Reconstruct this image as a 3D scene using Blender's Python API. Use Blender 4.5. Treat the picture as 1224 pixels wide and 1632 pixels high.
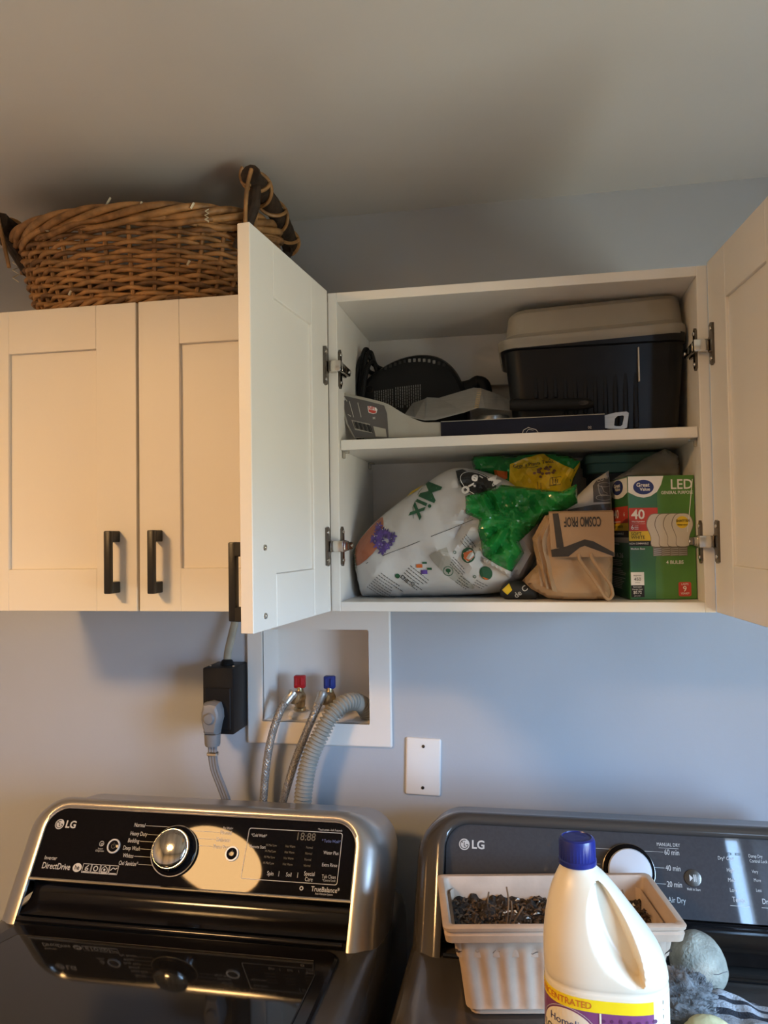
import bpy, bmesh, math, random
from mathutils import Vector as V, Matrix, noise, geometry

random.seed(7)
for _o in list(bpy.data.objects): bpy.data.objects.remove(_o)
SC = bpy.context.scene
COL = SC.collection
PI = math.pi
R = math.radians

# ------------------------------------------------------------------ camera
cam_d = bpy.data.cameras.new('camera'); cam = bpy.data.objects.new('camera', cam_d); COL.objects.link(cam)
FPX, YAW, PITCH, ROLL = 1226.0, 0.1832, 0.0304, -0.0151
cam_d.sensor_fit = 'VERTICAL'; cam_d.sensor_height = 36.0; cam_d.lens = FPX / 1632.0 * 36.0
cam_d.clip_start = 0.05
_f = V((-math.sin(YAW), math.cos(YAW), 0)); _r = V((math.cos(YAW), math.sin(YAW), 0)); _u = V((0, 0, 1))
_f, _u = _f * math.cos(PITCH) + _u * math.sin(PITCH), _u * math.cos(PITCH) - _f * math.sin(PITCH)
_r, _u = _r * math.cos(ROLL) + _u * math.sin(ROLL), _u * math.cos(ROLL) - _r * math.sin(ROLL)
cam.matrix_world = Matrix(((_r.x, _u.x, -_f.x, 0.0), (_r.y, _u.y, -_f.y, -1.565), (_r.z, _u.z, -_f.z, 1.65), (0, 0, 0, 1)))
SC.camera = cam

# ------------------------------------------------------------------ light and exposure
SKY = 46.0            # daylight behind the window
LAMP = 135.0          # ceiling lamp bowl
SC.view_settings.view_transform = 'Standard'; SC.view_settings.look = 'None'
SC.view_settings.exposure = -0.26; SC.view_settings.gamma = 1.0; SC.view_settings.use_curve_mapping = False
w = bpy.data.worlds.new('sky'); SC.world = w; w.use_nodes = True
nt = w.node_tree; bg = nt.nodes['Background']; bg.inputs[1].default_value = SKY
# blue sky above the horizon, sunlit greenery below it
tc = nt.nodes.new('ShaderNodeTexCoord'); sx = nt.nodes.new('ShaderNodeSeparateXYZ'); cr = nt.nodes.new('ShaderNodeValToRGB'); mr = nt.nodes.new('ShaderNodeMapRange')
mr.inputs[1].default_value = -1; mr.inputs[2].default_value = 1
nt.links.new(tc.outputs['Generated'], sx.inputs[0]); nt.links.new(sx.outputs[2], mr.inputs[0]); nt.links.new(mr.outputs[0], cr.inputs[0]); nt.links.new(cr.outputs[0], bg.inputs[0])
cr.color_ramp.elements[0].position = 0.465; cr.color_ramp.elements[0].color = (0.26, 0.265, 0.215, 1)
cr.color_ramp.elements[1].position = 0.515; cr.color_ramp.elements[1].color = (0.38, 0.63, 1.0, 1)
# window opening in the right wall: x = WX, y WY0..WY1, z WZ0..WZ1
WX, WY0, WY1, WZ0, WZ1 = 0.95, -1.62, -0.80, 1.00, 1.74
# small window in the wall behind the viewer: y = YF, x VX0..VX1, z VZ0..VZ1
YF, VX0, VX1, VZ0, VZ1 = -2.6, 0.790, 0.940, 1.45, 2.24
for nm, sz, loc, rot in (('window_daylight', (WY1 - WY0, WZ1 - WZ0), (WX + 0.09, (WY0 + WY1) / 2, (WZ0 + WZ1) / 2), (R(90), 0, R(90))),
                         ('rear_window_daylight', (VX1 - VX0, VZ1 - VZ0), ((VX0 + VX1) / 2, YF - 0.09, (VZ0 + VZ1) / 2), (R(90), 0, 0))):
    pl = bpy.data.lights.new(nm, 'AREA'); po = bpy.data.objects.new(nm, pl); COL.objects.link(po)
    pl.shape = 'RECTANGLE'; pl.size, pl.size_y = sz; pl.cycles.is_portal = True; po.location = loc; po.rotation_euler = rot
LAMP_POS = (-1.22, -1.60, 2.325)

# ------------------------------------------------------------------ materials
MATS = {}
def mat(name, col, rough=0.5, metal=0.0, spec=0.5, nscale=0, namt=0.0, bump=0.0, bscale=200, coat=0.0, trans=0.0, emit=0, col2=None, stretch=None, alpha=1.0, sheen=0.0, ior=None):
    m = bpy.data.materials.new(name); m.use_nodes = True
    nt = m.node_tree; b = nt.nodes['Principled BSDF']
    b.inputs['Base Color'].default_value = (*col, 1); b.inputs['Roughness'].default_value = rough
    b.inputs['Metallic'].default_value = metal; b.inputs['Specular IOR Level'].default_value = spec
    if coat: b.inputs['Coat Weight'].default_value = coat; b.inputs['Coat Roughness'].default_value = 0.05
    if trans: b.inputs['Transmission Weight'].default_value = trans
    if ior: b.inputs['IOR'].default_value = ior
    if alpha < 1: b.inputs['Alpha'].default_value = alpha
    if sheen: b.inputs['Sheen Weight'].default_value = sheen
    if emit: b.inputs['Emission Color'].default_value = (*col, 1); b.inputs['Emission Strength'].default_value = emit
    tc = None
    if nscale or bump:
        tc = nt.nodes.new('ShaderNodeTexCoord'); mp = nt.nodes.new('ShaderNodeMapping'); nt.links.new(tc.outputs['Object'], mp.inputs[0])
        if stretch: mp.inputs['Scale'].default_value = stretch
    if nscale:
        n = nt.nodes.new('ShaderNodeTexNoise'); n.inputs['Scale'].default_value = nscale; n.inputs['Detail'].default_value = 5
        nt.links.new(mp.outputs[0], n.inputs[0])
        r = nt.nodes.new('ShaderNodeValToRGB'); r.color_ramp.elements[0].position = 0.32; r.color_ramp.elements[1].position = 0.68
        c2 = col2 if col2 else tuple(max(0, c * (1 - namt)) for c in col)
        r.color_ramp.elements[0].color = (*c2, 1); r.color_ramp.elements[1].color = (*[min(1, c * (1 + namt * 0.5)) for c in col], 1)
        nt.links.new(n.outputs[0], r.inputs[0]); nt.links.new(r.outputs[0], b.inputs['Base Color'])
    if bump:
        n2 = nt.nodes.new('ShaderNodeTexNoise'); n2.inputs['Scale'].default_value = bscale; n2.inputs['Detail'].default_value = 4
        nt.links.new(mp.outputs[0], n2.inputs[0])
        bp = nt.nodes.new('ShaderNodeBump'); bp.inputs['Strength'].default_value = bump; bp.inputs['Distance'].default_value = 0.002
        nt.links.new(n2.outputs[0], bp.inputs['Height']); nt.links.new(bp.outputs[0], b.inputs['Normal'])
    MATS[name] = m
    return m

mat('wall_paint', (0.44, 0.465, 0.50), 0.55, nscale=3, namt=0.05, bump=0.12, bscale=90)
mat('ceiling_paint', (0.66, 0.65, 0.63), 0.38, nscale=2.5, namt=0.05, bump=0.10, bscale=60)
mat('room_wall', (0.44, 0.40, 0.34), 0.7, nscale=2, namt=0.06)
mat('floor_wood', (0.40, 0.30, 0.20), 0.5, nscale=6, namt=0.4, stretch=(1, 12, 1))
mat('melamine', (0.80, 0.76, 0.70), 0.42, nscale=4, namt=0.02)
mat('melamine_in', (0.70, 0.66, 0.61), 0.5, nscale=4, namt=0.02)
mat('handle_black', (0.010, 0.009, 0.009), 0.4, nscale=40, namt=0.2)
mat('nickel', (0.75, 0.72, 0.66), 0.22, metal=1, nscale=60, namt=0.1)
mat('dark_nickel', (0.16, 0.14, 0.12), 0.25, metal=1, nscale=60, namt=0.2)
mat('wicker', (0.34, 0.17, 0.06), 0.5, nscale=45, namt=0.55, bump=0.3, bscale=300)
mat('wicker_pale', (0.42, 0.22, 0.08), 0.45, nscale=40, namt=0.45, bump=0.3, bscale=300)
mat('wicker_dark', (0.20, 0.10, 0.04), 0.55, nscale=45, namt=0.5, bump=0.3, bscale=300)
mat('bark', (0.045, 0.026, 0.015), 0.75, nscale=60, namt=0.6, bump=0.8, bscale=180)
mat('shred', (0.80, 0.75, 0.58), 0.8, nscale=50, namt=0.1)
mat('black_plastic', (0.010, 0.010, 0.0105), 0.45, spec=0.18, nscale=30, namt=0.15, bump=0.1, bscale=400)
mat('bin_black', (0.009, 0.0095, 0.012), 0.30, spec=0.22, nscale=12, namt=0.2)
mat('lid_frost', (0.50, 0.46, 0.39), 0.38, nscale=8, namt=0.08, alpha=0.50)
mat('grey_print', (0.20, 0.19, 0.18), 0.7, nscale=80, namt=0.1)
mat('cardboard_grey', (0.36, 0.34, 0.29), 0.6, nscale=15, namt=0.1)
mat('card_dark', (0.085, 0.078, 0.078), 0.35, nscale=15, namt=0.12)
mat('steel', (0.50, 0.49, 0.46), 0.33, metal=0.75, nscale=30, namt=0.1, stretch=(1, 1, 14))
mat('braid', (0.42, 0.40, 0.37), 0.42, metal=0.7, nscale=400, namt=0.5)
mat('navy', (0.009, 0.011, 0.024), 0.35, spec=0.2, nscale=20, namt=0.2)
mat('white_print', (0.82, 0.80, 0.76), 0.6, nscale=50, namt=0.03)
mat('black_print', (0.012, 0.012, 0.012), 0.6, nscale=50, namt=0.1)
mat('red_print', (0.55, 0.055, 0.035), 0.5, nscale=50, namt=0.05)
mat('blue_print', (0.015, 0.03, 0.16), 0.5, nscale=50, namt=0.05)
mat('yellow_print', (0.80, 0.55, 0.03), 0.5, nscale=50, namt=0.05)
mat('green_print', (0.02, 0.16, 0.06), 0.45, nscale=30, namt=0.05)
mat('dgreen_print', (0.012, 0.085, 0.035), 0.5, nscale=30, namt=0.05)
mat('bag_white', (0.53, 0.51, 0.485), 0.36, nscale=9, namt=0.06, bump=0.25, bscale=45)
mat('bag_green', (0.014, 0.20, 0.038), 0.17, nscale=9, namt=0.35, bump=0.35, bscale=55)
mat('bag_yellow', (0.72, 0.50, 0.02), 0.22, nscale=9, namt=0.2, bump=0.35, bscale=55)
mat('bag_orange', (0.55, 0.12, 0.02), 0.3, nscale=9, namt=0.2)
mat('bag_clay', (0.40, 0.13, 0.06), 0.35, nscale=14, namt=0.3)
mat('violet', (0.10, 0.05, 0.26), 0.4, nscale=120, namt=0.6)
mat('kraft', (0.36, 0.225, 0.12), 0.7, nscale=7, namt=0.12, bump=0.25, bscale=70)
mat('kraft_print', (0.030, 0.024, 0.020), 0.7, nscale=40, namt=0.2)
mat('box_green', (0.035, 0.16, 0.045), 0.28, nscale=8, namt=0.15)
mat('box_lime', (0.075, 0.22, 0.035), 0.28, nscale=14, namt=0.2)
mat('bulb_white', (0.62, 0.57, 0.48), 0.5, nscale=20, namt=0.05)
mat('bulb_edge', (0.20, 0.17, 0.13), 0.5, nscale=20, namt=0.05)
mat('clear_film', (0.42, 0.40, 0.38), 0.10, nscale=12, namt=0.3, alpha=0.6, bump=0.4, bscale=50)
mat('foil', (0.60, 0.55, 0.50), 0.18, metal=0.8, nscale=14, namt=0.3, bump=0.5, bscale=60)
mat('abs_white', (0.78, 0.74, 0.69), 0.4, nscale=5, namt=0.02)
mat('plate_white', (0.80, 0.76, 0.71), 0.35, nscale=5, namt=0.02)
mat('brass', (0.55, 0.43, 0.25), 0.3, metal=0.9, nscale=60, namt=0.25)
mat('red_plastic', (0.50, 0.012, 0.018), 0.35, nscale=30, namt=0.1)
mat('blue_plastic', (0.012, 0.035, 0.22), 0.35, nscale=30, namt=0.1)
mat('drain_grey', (0.29, 0.28, 0.245), 0.45, nscale=20, namt=0.08)
mat('plug_grey', (0.20, 0.20, 0.205), 0.5, nscale=20, namt=0.08)
mat('cable_tan', (0.36, 0.33, 0.25), 0.6, nscale=20, namt=0.25)
mat('graphite', (0.42, 0.39, 0.355), 0.3, metal=0.85, nscale=3, namt=0.04)
mat('washer_body', (0.060, 0.055, 0.051), 0.22, metal=0.35, nscale=3, namt=0.05)
mat('dryer_body', (0.072, 0.062, 0.054), 0.14, metal=0.3, nscale=3, namt=0.05)
mat('gloss_black', (0.006, 0.005, 0.005), 0.025, spec=0.09, nscale=200, namt=0.2)
mat('trough_black', (0.006, 0.005, 0.005), 0.12, spec=0.4, nscale=200, namt=0.2)
mat('lid_glass', (0.008, 0.007, 0.006), 0.05, spec=0.5, nscale=3, namt=0.2)
mat('dryer_panel', (0.050, 0.048, 0.050), 0.03, spec=0.42, nscale=200, namt=0.1)
mat('chrome', (0.72, 0.70, 0.66), 0.12, metal=1, nscale=50, namt=0.06)
mat('knob_chrome', (0.62, 0.60, 0.56), 0.10, metal=1, nscale=25, namt=0.35, stretch=(6, 1, 1))
mat('knob_white', (0.50, 0.50, 0.51), 0.35, nscale=20, namt=0.03)
mat('legend', (0.50, 0.48, 0.44), 0.5, nscale=50, namt=0.03)
mat('legend_dim', (0.10, 0.09, 0.075), 0.5, nscale=50, namt=0.1)
mat('legend_blue', (0.06, 0.10, 0.25), 0.5, nscale=50, namt=0.1)
mat('ring_glow', (0.85, 0.80, 0.70), 0.4, nscale=50, namt=0.03)  # start ring's glow put into a pale colour, nothing emitted
mat('pot_beige', (0.49, 0.355, 0.25), 0.6, nscale=30, namt=0.10, bump=0.1, bscale=200)
mat('soil', (0.035, 0.022, 0.013), 0.95, nscale=260, namt=0.9, bump=1.0, bscale=220)
mat('soil_chip', (0.10, 0.055, 0.025), 0.9, nscale=80, namt=0.6)
mat('perlite', (0.75, 0.72, 0.66), 0.8, nscale=80, namt=0.1)
mat('twig', (0.16, 0.085, 0.035), 0.8, nscale=80, namt=0.5)
mat('hdpe', (0.72, 0.64, 0.49), 0.32, nscale=4, namt=0.02)
mat('cap_blue', (0.012, 0.02, 0.16), 0.3, nscale=20, namt=0.08)
mat('label_cream', (0.78, 0.68, 0.50), 0.4, nscale=20, namt=0.03)
mat('label_yellow', (0.85, 0.62, 0.01), 0.4, nscale=20, namt=0.04)
mat('label_purple', (0.20, 0.055, 0.15), 0.35, nscale=20, namt=0.06)
mat('label_plum', (0.115, 0.028, 0.085), 0.35, nscale=20, namt=0.06)
mat('label_orange', (0.62, 0.17, 0.02), 0.4, nscale=20, namt=0.05)
mat('wool', (0.37, 0.345, 0.27), 0.95, nscale=35, namt=0.40, bump=1.0, bscale=240)
mat('wool_yellow', (0.72, 0.62, 0.33), 0.95, nscale=30, namt=0.12, bump=0.5, bscale=160)
mat('lint', (0.20, 0.195, 0.19), 1.0, nscale=70, namt=0.5, bump=1.0, bscale=220)
mat('terry', (0.52, 0.52, 0.54), 0.95, nscale=140, namt=0.25, bump=1.0, bscale=420)
mat('terry_dark', (0.045, 0.045, 0.055), 0.95, nscale=140, namt=0.25, bump=1.0, bscale=420)
mat('curtain_cloth', (0.50, 0.44, 0.42), 0.9, nscale=20, namt=0.08)
mat('lamp_bowl', (1.0, 0.58, 0.235), 0.5, emit=LAMP)
mat('pane', (1, 1, 1), 0.02, alpha=0.06, nscale=5, namt=0.0)
mat('teal_cloth', (0.06, 0.14, 0.12), 0.8, nscale=20, namt=0.2)
mat('dark_void', (0.02, 0.018, 0.017), 0.7, nscale=20, namt=0.2)  # near-black colour standing in for shade inside holes, slots and gaps

# ------------------------------------------------------------------ mesh helpers
class G:
    """collects vertices and faces of ONE mesh"""
    def __init__(s): s.v = []; s.f = []; s.m = []
    def add(s, vs, fs, mi=0):
        o = len(s.v); s.v += [V(p) for p in vs]
        for f in fs: s.f.append([i + o for i in f]); s.m.append(mi)
        return s
    def bm(s, b, mi=0):
        b.verts.ensure_lookup_table(); b.verts.index_update()
        s.add([v.co.copy() for v in b.verts], [[v.index for v in f.verts] for f in b.faces], mi); b.free(); return s
    def box(s, a, b, bev=0.0, seg=1, mi=0):
        m = bmesh.new(); bmesh.ops.create_cube(m, size=1)
        for v in m.verts: v.co = V([(a[i] + b[i]) / 2 + v.co[i] * abs(b[i] - a[i]) for i in range(3)])
        if bev: bmesh.ops.bevel(m, geom=list(m.edges), offset=bev, segments=seg, profile=0.5, affect='EDGES')
        return s.bm(m, mi)
    def tube(s, pts, r, n=8, closed=False, caps=True, mi=0, flat=1.0):
        pts = [V(p) for p in pts]; N = len(pts); rr = r if isinstance(r, (list, tuple)) else [r] * N
        tang = []
        for i in range(N):
            a = pts[(i - 1) % N] if (closed or i > 0) else pts[i]; b = pts[(i + 1) % N] if (closed or i < N - 1) else pts[i]
            d = b - a; tang.append(d.normalized() if d.length > 1e-9 else V((0, 0, 1)))
        up = V((0, 0, 1)) if abs(tang[0].z) < 0.9 else V((0, 1, 0))
        nrm = (up - tang[0] * up.dot(tang[0])).normalized(); vs = []
        for i in range(N):
            nrm = nrm - tang[i] * nrm.dot(tang[i]); nrm.normalize(); bi = tang[i].cross(nrm)
            for k in range(n):
                a = 2 * PI * k / n; vs.append(pts[i] + nrm * (math.cos(a) * rr[i] * flat) + bi * (math.sin(a) * rr[i]))
        fs = []
        for i in range(N if closed else N - 1):
            j = (i + 1) % N
            for k in range(n): fs.append([i * n + k, i * n + (k + 1) % n, j * n + (k + 1) % n, j * n + k])
        if caps and not closed: fs.append(list(range(n))[::-1]); fs.append([(N - 1) * n + k for k in range(n)])
        return s.add(vs, fs, mi)
    def loft(s, rings, closed=True, cap0=True, cap1=True, mi=0):
        n = len(rings[0]); vs = [p for r in rings for p in r]; fs = []
        for i in range(len(rings) - 1):
            for k in range(n if closed else n - 1): fs.append([i * n + k, i * n + (k + 1) % n, (i + 1) * n + (k + 1) % n, (i + 1) * n + k])
        if closed and cap0: fs.append(list(range(n))[::-1])
        if closed and cap1: fs.append([(len(rings) - 1) * n + k for k in range(n)])
        return s.add(vs, fs, mi)
    def lathe(s, prof, c, n=32, axis=None, mi=0):
        """prof: (radius, height) along axis through c"""
        ax = (V(axis) if axis else V((0, 0, 1))).normalized(); t = V((1, 0, 0)) if abs(ax.x) < 0.9 else V((0, 1, 0))
        e1 = (t - ax * t.dot(ax)).normalized(); e2 = ax.cross(e1); c = V(c)
        rings = [[c + ax * h + (e1 * math.cos(2 * PI * k / n) + e2 * math.sin(2 * PI * k / n)) * max(r, 1e-5) for k in range(n)] for r, h in prof]
        return s.loft(rings, mi=mi)
    def prism(s, poly, fn, d0, d1, mi=0):
        """poly of (u,v); fn(u,v,d) -> point; extruded between d0 and d1"""
        n = len(poly); vs = [fn(u, v, d0) for u, v in poly] + [fn(u, v, d1) for u, v in poly]
        fs = [list(range(n))[::-1], [n + k for k in range(n)]] + [[k, (k + 1) % n, n + (k + 1) % n, n + k] for k in range(n)]
        return s.add(vs, fs, mi)
    def xf(s, mtx): s.v = [mtx @ p for p in s.v]; return s

def wloc(o):
    p = V((0, 0, 0))
    while o is not None: p = p + o.location; o = o.parent
    return p
def tag(o, label=None, cat=None, group=None, kind=None):
    if label: o['label'] = label
    if cat: o['category'] = cat
    if group: o['group'] = group
    if kind: o['kind'] = kind
    return o
def thing(name, label, cat, loc, group=None):
    o = bpy.data.objects.new(name, None); o.empty_display_size = 0.05; COL.objects.link(o); o.location = loc
    return tag(o, label, cat, group)
def obj(name, g, mats, parent=None, smooth=True, ang=35, origin=None, label=None, cat=None, group=None, kind=None):
    me = bpy.data.meshes.new(name)
    off = wloc(parent) if parent is not None else (V(origin) if origin is not None else V((0, 0, 0)))
    if parent is None and origin is None and kind != 'structure':
        xs = [p.x for p in g.v]; ys = [p.y for p in g.v]; off = V(((min(xs) + max(xs)) / 2, (min(ys) + max(ys)) / 2, min(p.z for p in g.v)))
    me.from_pydata([p - off for p in g.v], [], g.f)
    if isinstance(mats, str): mats = [mats]
    for m in mats: me.materials.append(MATS[m])
    if len(mats) > 1: me.polygons.foreach_set('material_index', g.m)
    b = bmesh.new(); b.from_mesh(me); bmesh.ops.recalc_face_normals(b, faces=b.faces); b.to_mesh(me); b.free()
    if smooth:
        me.polygons.foreach_set('use_smooth', [True] * len(me.polygons)); me.set_sharp_from_angle(angle=R(ang))
    me.update()
    o = bpy.data.objects.new(name, me); COL.objects.link(o)
    if parent is not None: o.parent = parent
    else: o.location = off
    return tag(o, label, cat, group, kind)
def flatobj(name, g, mats, parent, **k):
    """print lying on a surface: normals left as built"""
    if any(q in name for q in ('lettering', 'text', 'print', 'marks', 'lines', 'dots', 'barcode', 'segments', 'black', 'oval')): k.setdefault('kind', 'stuff')
    return obj(name, g, mats, parent, smooth=False, **k)

def catmull(P, k=8, closed=False):
    P = [V(p) for p in P]; n = len(P); out = []
    for i in range(n if closed else n - 1):
        a = P[(i - 1) % n] if (closed or i > 0) else P[i]; b = P[i]; c = P[(i + 1) % n]; d = P[(i + 2) % n] if (closed or i < n - 2) else P[(i + 1) % n]
        for j in range(k):
            t = j / k; out.append(0.5 * ((2 * b) + (c - a) * t + (2 * a - 5 * b + 4 * c - d) * t * t + (3 * b - a - 3 * c + d) * t ** 3))
    if not closed: out.append(P[-1])
    return out
def smooth2(P, k=5, closed=True): return [(p.x, p.y) for p in catmull([(a, b, 0) for a, b in P], k, closed)]
def ell(cx, cy, a, b, n=28, rot=0.0, a0=0.0, a1=2 * PI):
    full = abs(a1 - a0 - 2 * PI) < 1e-6; N = n if full else n + 1
    out = []
    for i in range(N):
        t = a0 + (a1 - a0) * i / n; x, y = a * math.cos(t), b * math.sin(t)
        out.append((cx + x * math.cos(rot) - y * math.sin(rot), cy + x * math.sin(rot) + y * math.cos(rot)))
    return out
def rect(x0, y0, x1, y1): return [(x0, y0), (x1, y0), (x1, y1), (x0, y1)]
def rrect(x0, y0, x1, y1, r, n=5):
    out = []
    for cx, cy, a in ((x1 - r, y1 - r, 0), (x0 + r, y1 - r, 90), (x0 + r, y0 + r, 180), (x1 - r, y0 + r, 270)):
        for i in range(n + 1): t = R(a + 90 * i / n); out.append((cx + r * math.cos(t), cy + r * math.sin(t)))
    return out
_tc = {}
def text2d(s, size, align='CENTER', bold=0.0):
    key = (s, align, bold)
    if key not in _tc:
        cu = bpy.data.curves.new('t', 'FONT'); cu.body = s; cu.size = 1.0; cu.align_x = align; cu.align_y = 'CENTER'; cu.resolution_u = 3; cu.offset = bold
        ob = bpy.data.objects.new('t', cu); me = bpy.data.meshes.new_from_object(ob)
        _tc[key] = ([(v.co.x, v.co.y) for v in me.vertices], [list(p.vertices) for p in me.polygons])
        bpy.data.objects.remove(ob); bpy.data.curves.remove(cu); bpy.data.meshes.remove(me)
    vs, fs = _tc[key]
    return [(x * size, y * size) for x, y in vs], fs
def put_text(g, s, size, fn, align='CENTER', bold=0.0, sx=1.0, rot=0.0, at=(0, 0), mi=0, maxe=None):
    vs, fs = text2d(s, size, align, bold); c, sn = math.cos(rot), math.sin(rot)
    pv = [(x * sx, y) for x, y in vs]; pv = [(at[0] + x * c - y * sn, at[1] + x * sn + y * c) for x, y in pv]
    if maxe:
        b = bmesh.new(); bv = [b.verts.new((x, y, 0)) for x, y in pv]
        for f in fs:
            try: b.faces.new([bv[i] for i in f])
            except ValueError: pass
        for _ in range(3):
            es = [e for e in b.edges if e.calc_length() > maxe]
            if not es: break
            bmesh.ops.subdivide_edges(b, edges=es, cuts=1); bmesh.ops.triangulate(b, faces=[f for f in b.faces if len(f.verts) > 3])
        b.verts.index_update(); pv = [(v.co.x, v.co.y) for v in b.verts]; fs = [[v.index for v in f.verts] for f in b.faces]; b.free()
    g.add([fn(x, y) for x, y in pv], fs, mi)
def put_poly(g, poly, fn, mi=0): g.add([fn(x, y) for x, y in poly], [list(range(len(poly)))], mi)
def put_ring(g, po, pi_, fn, mi=0):
    n = len(po); g.add([fn(*p) for p in po] + [fn(*p) for p in pi_], [[i, (i + 1) % n, n + (i + 1) % n, n + i] for i in range(n)], mi)
def put_line(g, P, w, fn, mi=0):
    """polyline of width w as quads"""
    for (x0, y0), (x1, y1) in zip(P, P[1:]):
        d = math.hypot(x1 - x0, y1 - y0) or 1; nx, ny = -(y1 - y0) / d * w / 2, (x1 - x0) / d * w / 2
        g.add([fn(x0 + nx, y0 + ny), fn(x0 - nx, y0 - ny), fn(x1 - nx, y1 - ny), fn(x1 + nx, y1 + ny)], [[0, 1, 2, 3]], mi)
def fill(poly, h):
    """triangulate polygon with inner grid points: verts2d, tris, boundary count"""
    B = []
    n = len(poly)
    for i in range(n):
        a, b = V(poly[i]), V(poly[(i + 1) % n]); k = max(1, int((b - a).length / h))
        for j in range(k): B.append(a + (b - a) * (j / k))
    xs = [p.x for p in B]; ys = [p.y for p in B]; pts = list(B); edges = [(i, (i + 1) % len(B)) for i in range(len(B))]
    y = min(ys) + h / 2; row = 0
    while y < max(ys):
        x = min(xs) + (h / 2 if row % 2 else 0)
        while x < max(xs):
            p = V((x, y))
            if inside(p, B) and min((p - q).length for q in B) > h * 0.55: pts.append(p)
            x += h
        y += h * 0.87; row += 1
    r = geometry.delaunay_2d_cdt(pts, edges, [list(range(len(B)))], 1, 1e-7)
    return [(p.x, p.y) for p in r[0]], [list(f) for f in r[2]], B
def inside(p, B):
    c = False; n = len(B); j = n - 1
    for i in range(n):
        if (B[i].y > p.y) != (B[j].y > p.y) and p.x < (B[j].x - B[i].x) * (p.y - B[i].y) / (B[j].y - B[i].y) + B[i].x: c = not c
        j = i
    return c
def segdist(p, B):
    best = 9
    for i in range(len(B)):
        a, b = B[i], B[(i + 1) % len(B)]; d = b - a; L = d.length_squared
        t = 0 if L == 0 else max(0, min(1, (p - a).dot(d) / L)); best = min(best, (p - a - d * t).length)
    return best
class Crumple:
    """creased height field: sum of triangle waves in random directions"""
    def __init__(s, seed, f0=18, n=7, warp=0.012):
        rn = random.Random(seed); s.k = []
        for i in range(n):
            a = rn.uniform(0, PI); f = f0 * (1.0 + 0.55 * i); s.k.append((math.cos(a) * f, math.sin(a) * f, rn.random(), 1.0 / (1 + 0.9 * i)))
        s.w = warp; s.o = rn.random() * 10; s.t = sum(k[3] for k in s.k)
    def __call__(s, x, y):
        x += s.w * noise.noise((x * 14 + s.o, y * 14, 0)); y += s.w * noise.noise((x * 14, y * 14 + s.o, 3)); h = 0
        for a, b, p, m in s.k:
            t = (a * x + b * y + p) % 1.0; h += m * abs(2 * t - 1)
        return h / s.t - 0.5
class Pillow:
    """puffed bag seen from the front: outline in x,z; y from a puff profile and creases"""
    def __init__(s, poly, y0, pf, pb, amp=0.006, seed=1, f0=14, edge=0.06, slope=None, n=7):
        s.B = [V(p) for p in poly]; s.y0 = y0; s.pf = pf; s.pb = pb; s.amp = amp; s.c = Crumple(seed, f0, n); s.e = edge; s.sl = slope
    def puff(s, x, z):
        d = min(1.0, segdist(V((x, z)), s.B) / s.e) if inside(V((x, z)), s.B) else 0.0
        return math.sqrt(max(0, 1 - (1 - d) ** 2)), d
    def base(s, x, z): return s.y0 + (s.sl(x, z) if s.sl else 0.0)
    def front(s, x, z):
        q, d = s.puff(x, z); return s.base(x, z) - s.pf * q - s.amp * s.c(x, z) * (0.35 + 0.65 * min(1, d * 2))
    def back(s, x, z):
        q, d = s.puff(x, z); return s.base(x, z) + s.pb * q + s.amp * 0.5 * s.c(x + 3, z) * min(1, d * 2)
    def mesh(s, h, g=None, mi=0):
        g = g or G(); vs, fs, B = fill([tuple(p) for p in s.B], h)
        n = len(vs); bd = set(i for i, p in enumerate(vs) if segdist(V(p), s.B) < 1e-6)
        F = [V((x, s.front(x, z), z)) for x, z in vs]; K = [V((x, (s.front(x, z) if i in bd else s.back(x, z)), z)) for i, (x, z) in enumerate(vs)]
        idx = {}; allv = list(F)
        for i in range(n):
            if i in bd: idx[i] = i
            else: idx[i] = len(allv); allv.append(K[i])
        return g.add(allv, [f for f in fs] + [[idx[i] for i in f][::-1] for f in fs], mi)
    def decal(s, g, poly, h=0.008, eps=0.0012, mi=0):
        vs, fs, B = fill(poly, h); g.add([V((x, s.front(x, z) - eps, z)) for x, z in vs], fs, mi)
    def fn(s, eps=0.0016): return lambda x, z: V((x, s.front(x, z) - eps, z))
def planefn(o, ux, uy, n, eps=0.0004):
    o, ux, uy, n = V(o), V(ux), V(uy), V(n)
    return lambda u, v: o + ux * u + uy * v + n * eps

# ================================================================== THE ROOM
CEIL = 2.325; XL, XR = -2.1, WX
BX0, BX1, BZ0, BZ1 = -0.556, -0.325, 1.262, 1.456          # hole in the wall for the washer supply box
g = G()
g.box((XL, 0, 0), (BX0, 0.12, CEIL)); g.box((BX1, 0, 0), (XR + 0.1, 0.12, CEIL)); g.box((BX0, 0, 0), (BX1, 0.12, BZ0)); g.box((BX0, 0, BZ1), (BX1, 0.12, CEIL))
g.box((BX0, 0.11, BZ0), (BX1, 0.12, BZ1))
obj('wall_back', g, 'wall_paint', smooth=False, kind='structure', label='blue-grey painted wall behind the washer and dryer')
obj('ceiling', G().box((XL - 0.1, YF - 0.1, CEIL), (XR + 0.1, 0.12, CEIL + 0.08)), 'ceiling_paint', smooth=False, kind='structure', label='smooth grey painted ceiling')
obj('floor', G().box((XL - 0.1, YF - 0.1, -0.08), (XR + 0.1, 0.12, 0)), 'floor_wood', smooth=False, kind='structure', label='wooden floor under the machines')
obj('wall_left', G().box((XL - 0.1, YF, 0), (XL, 0, CEIL)), 'room_wall', smooth=False, kind='structure', label='plain wall far to the left')
g = G(); T = 0.1
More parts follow.
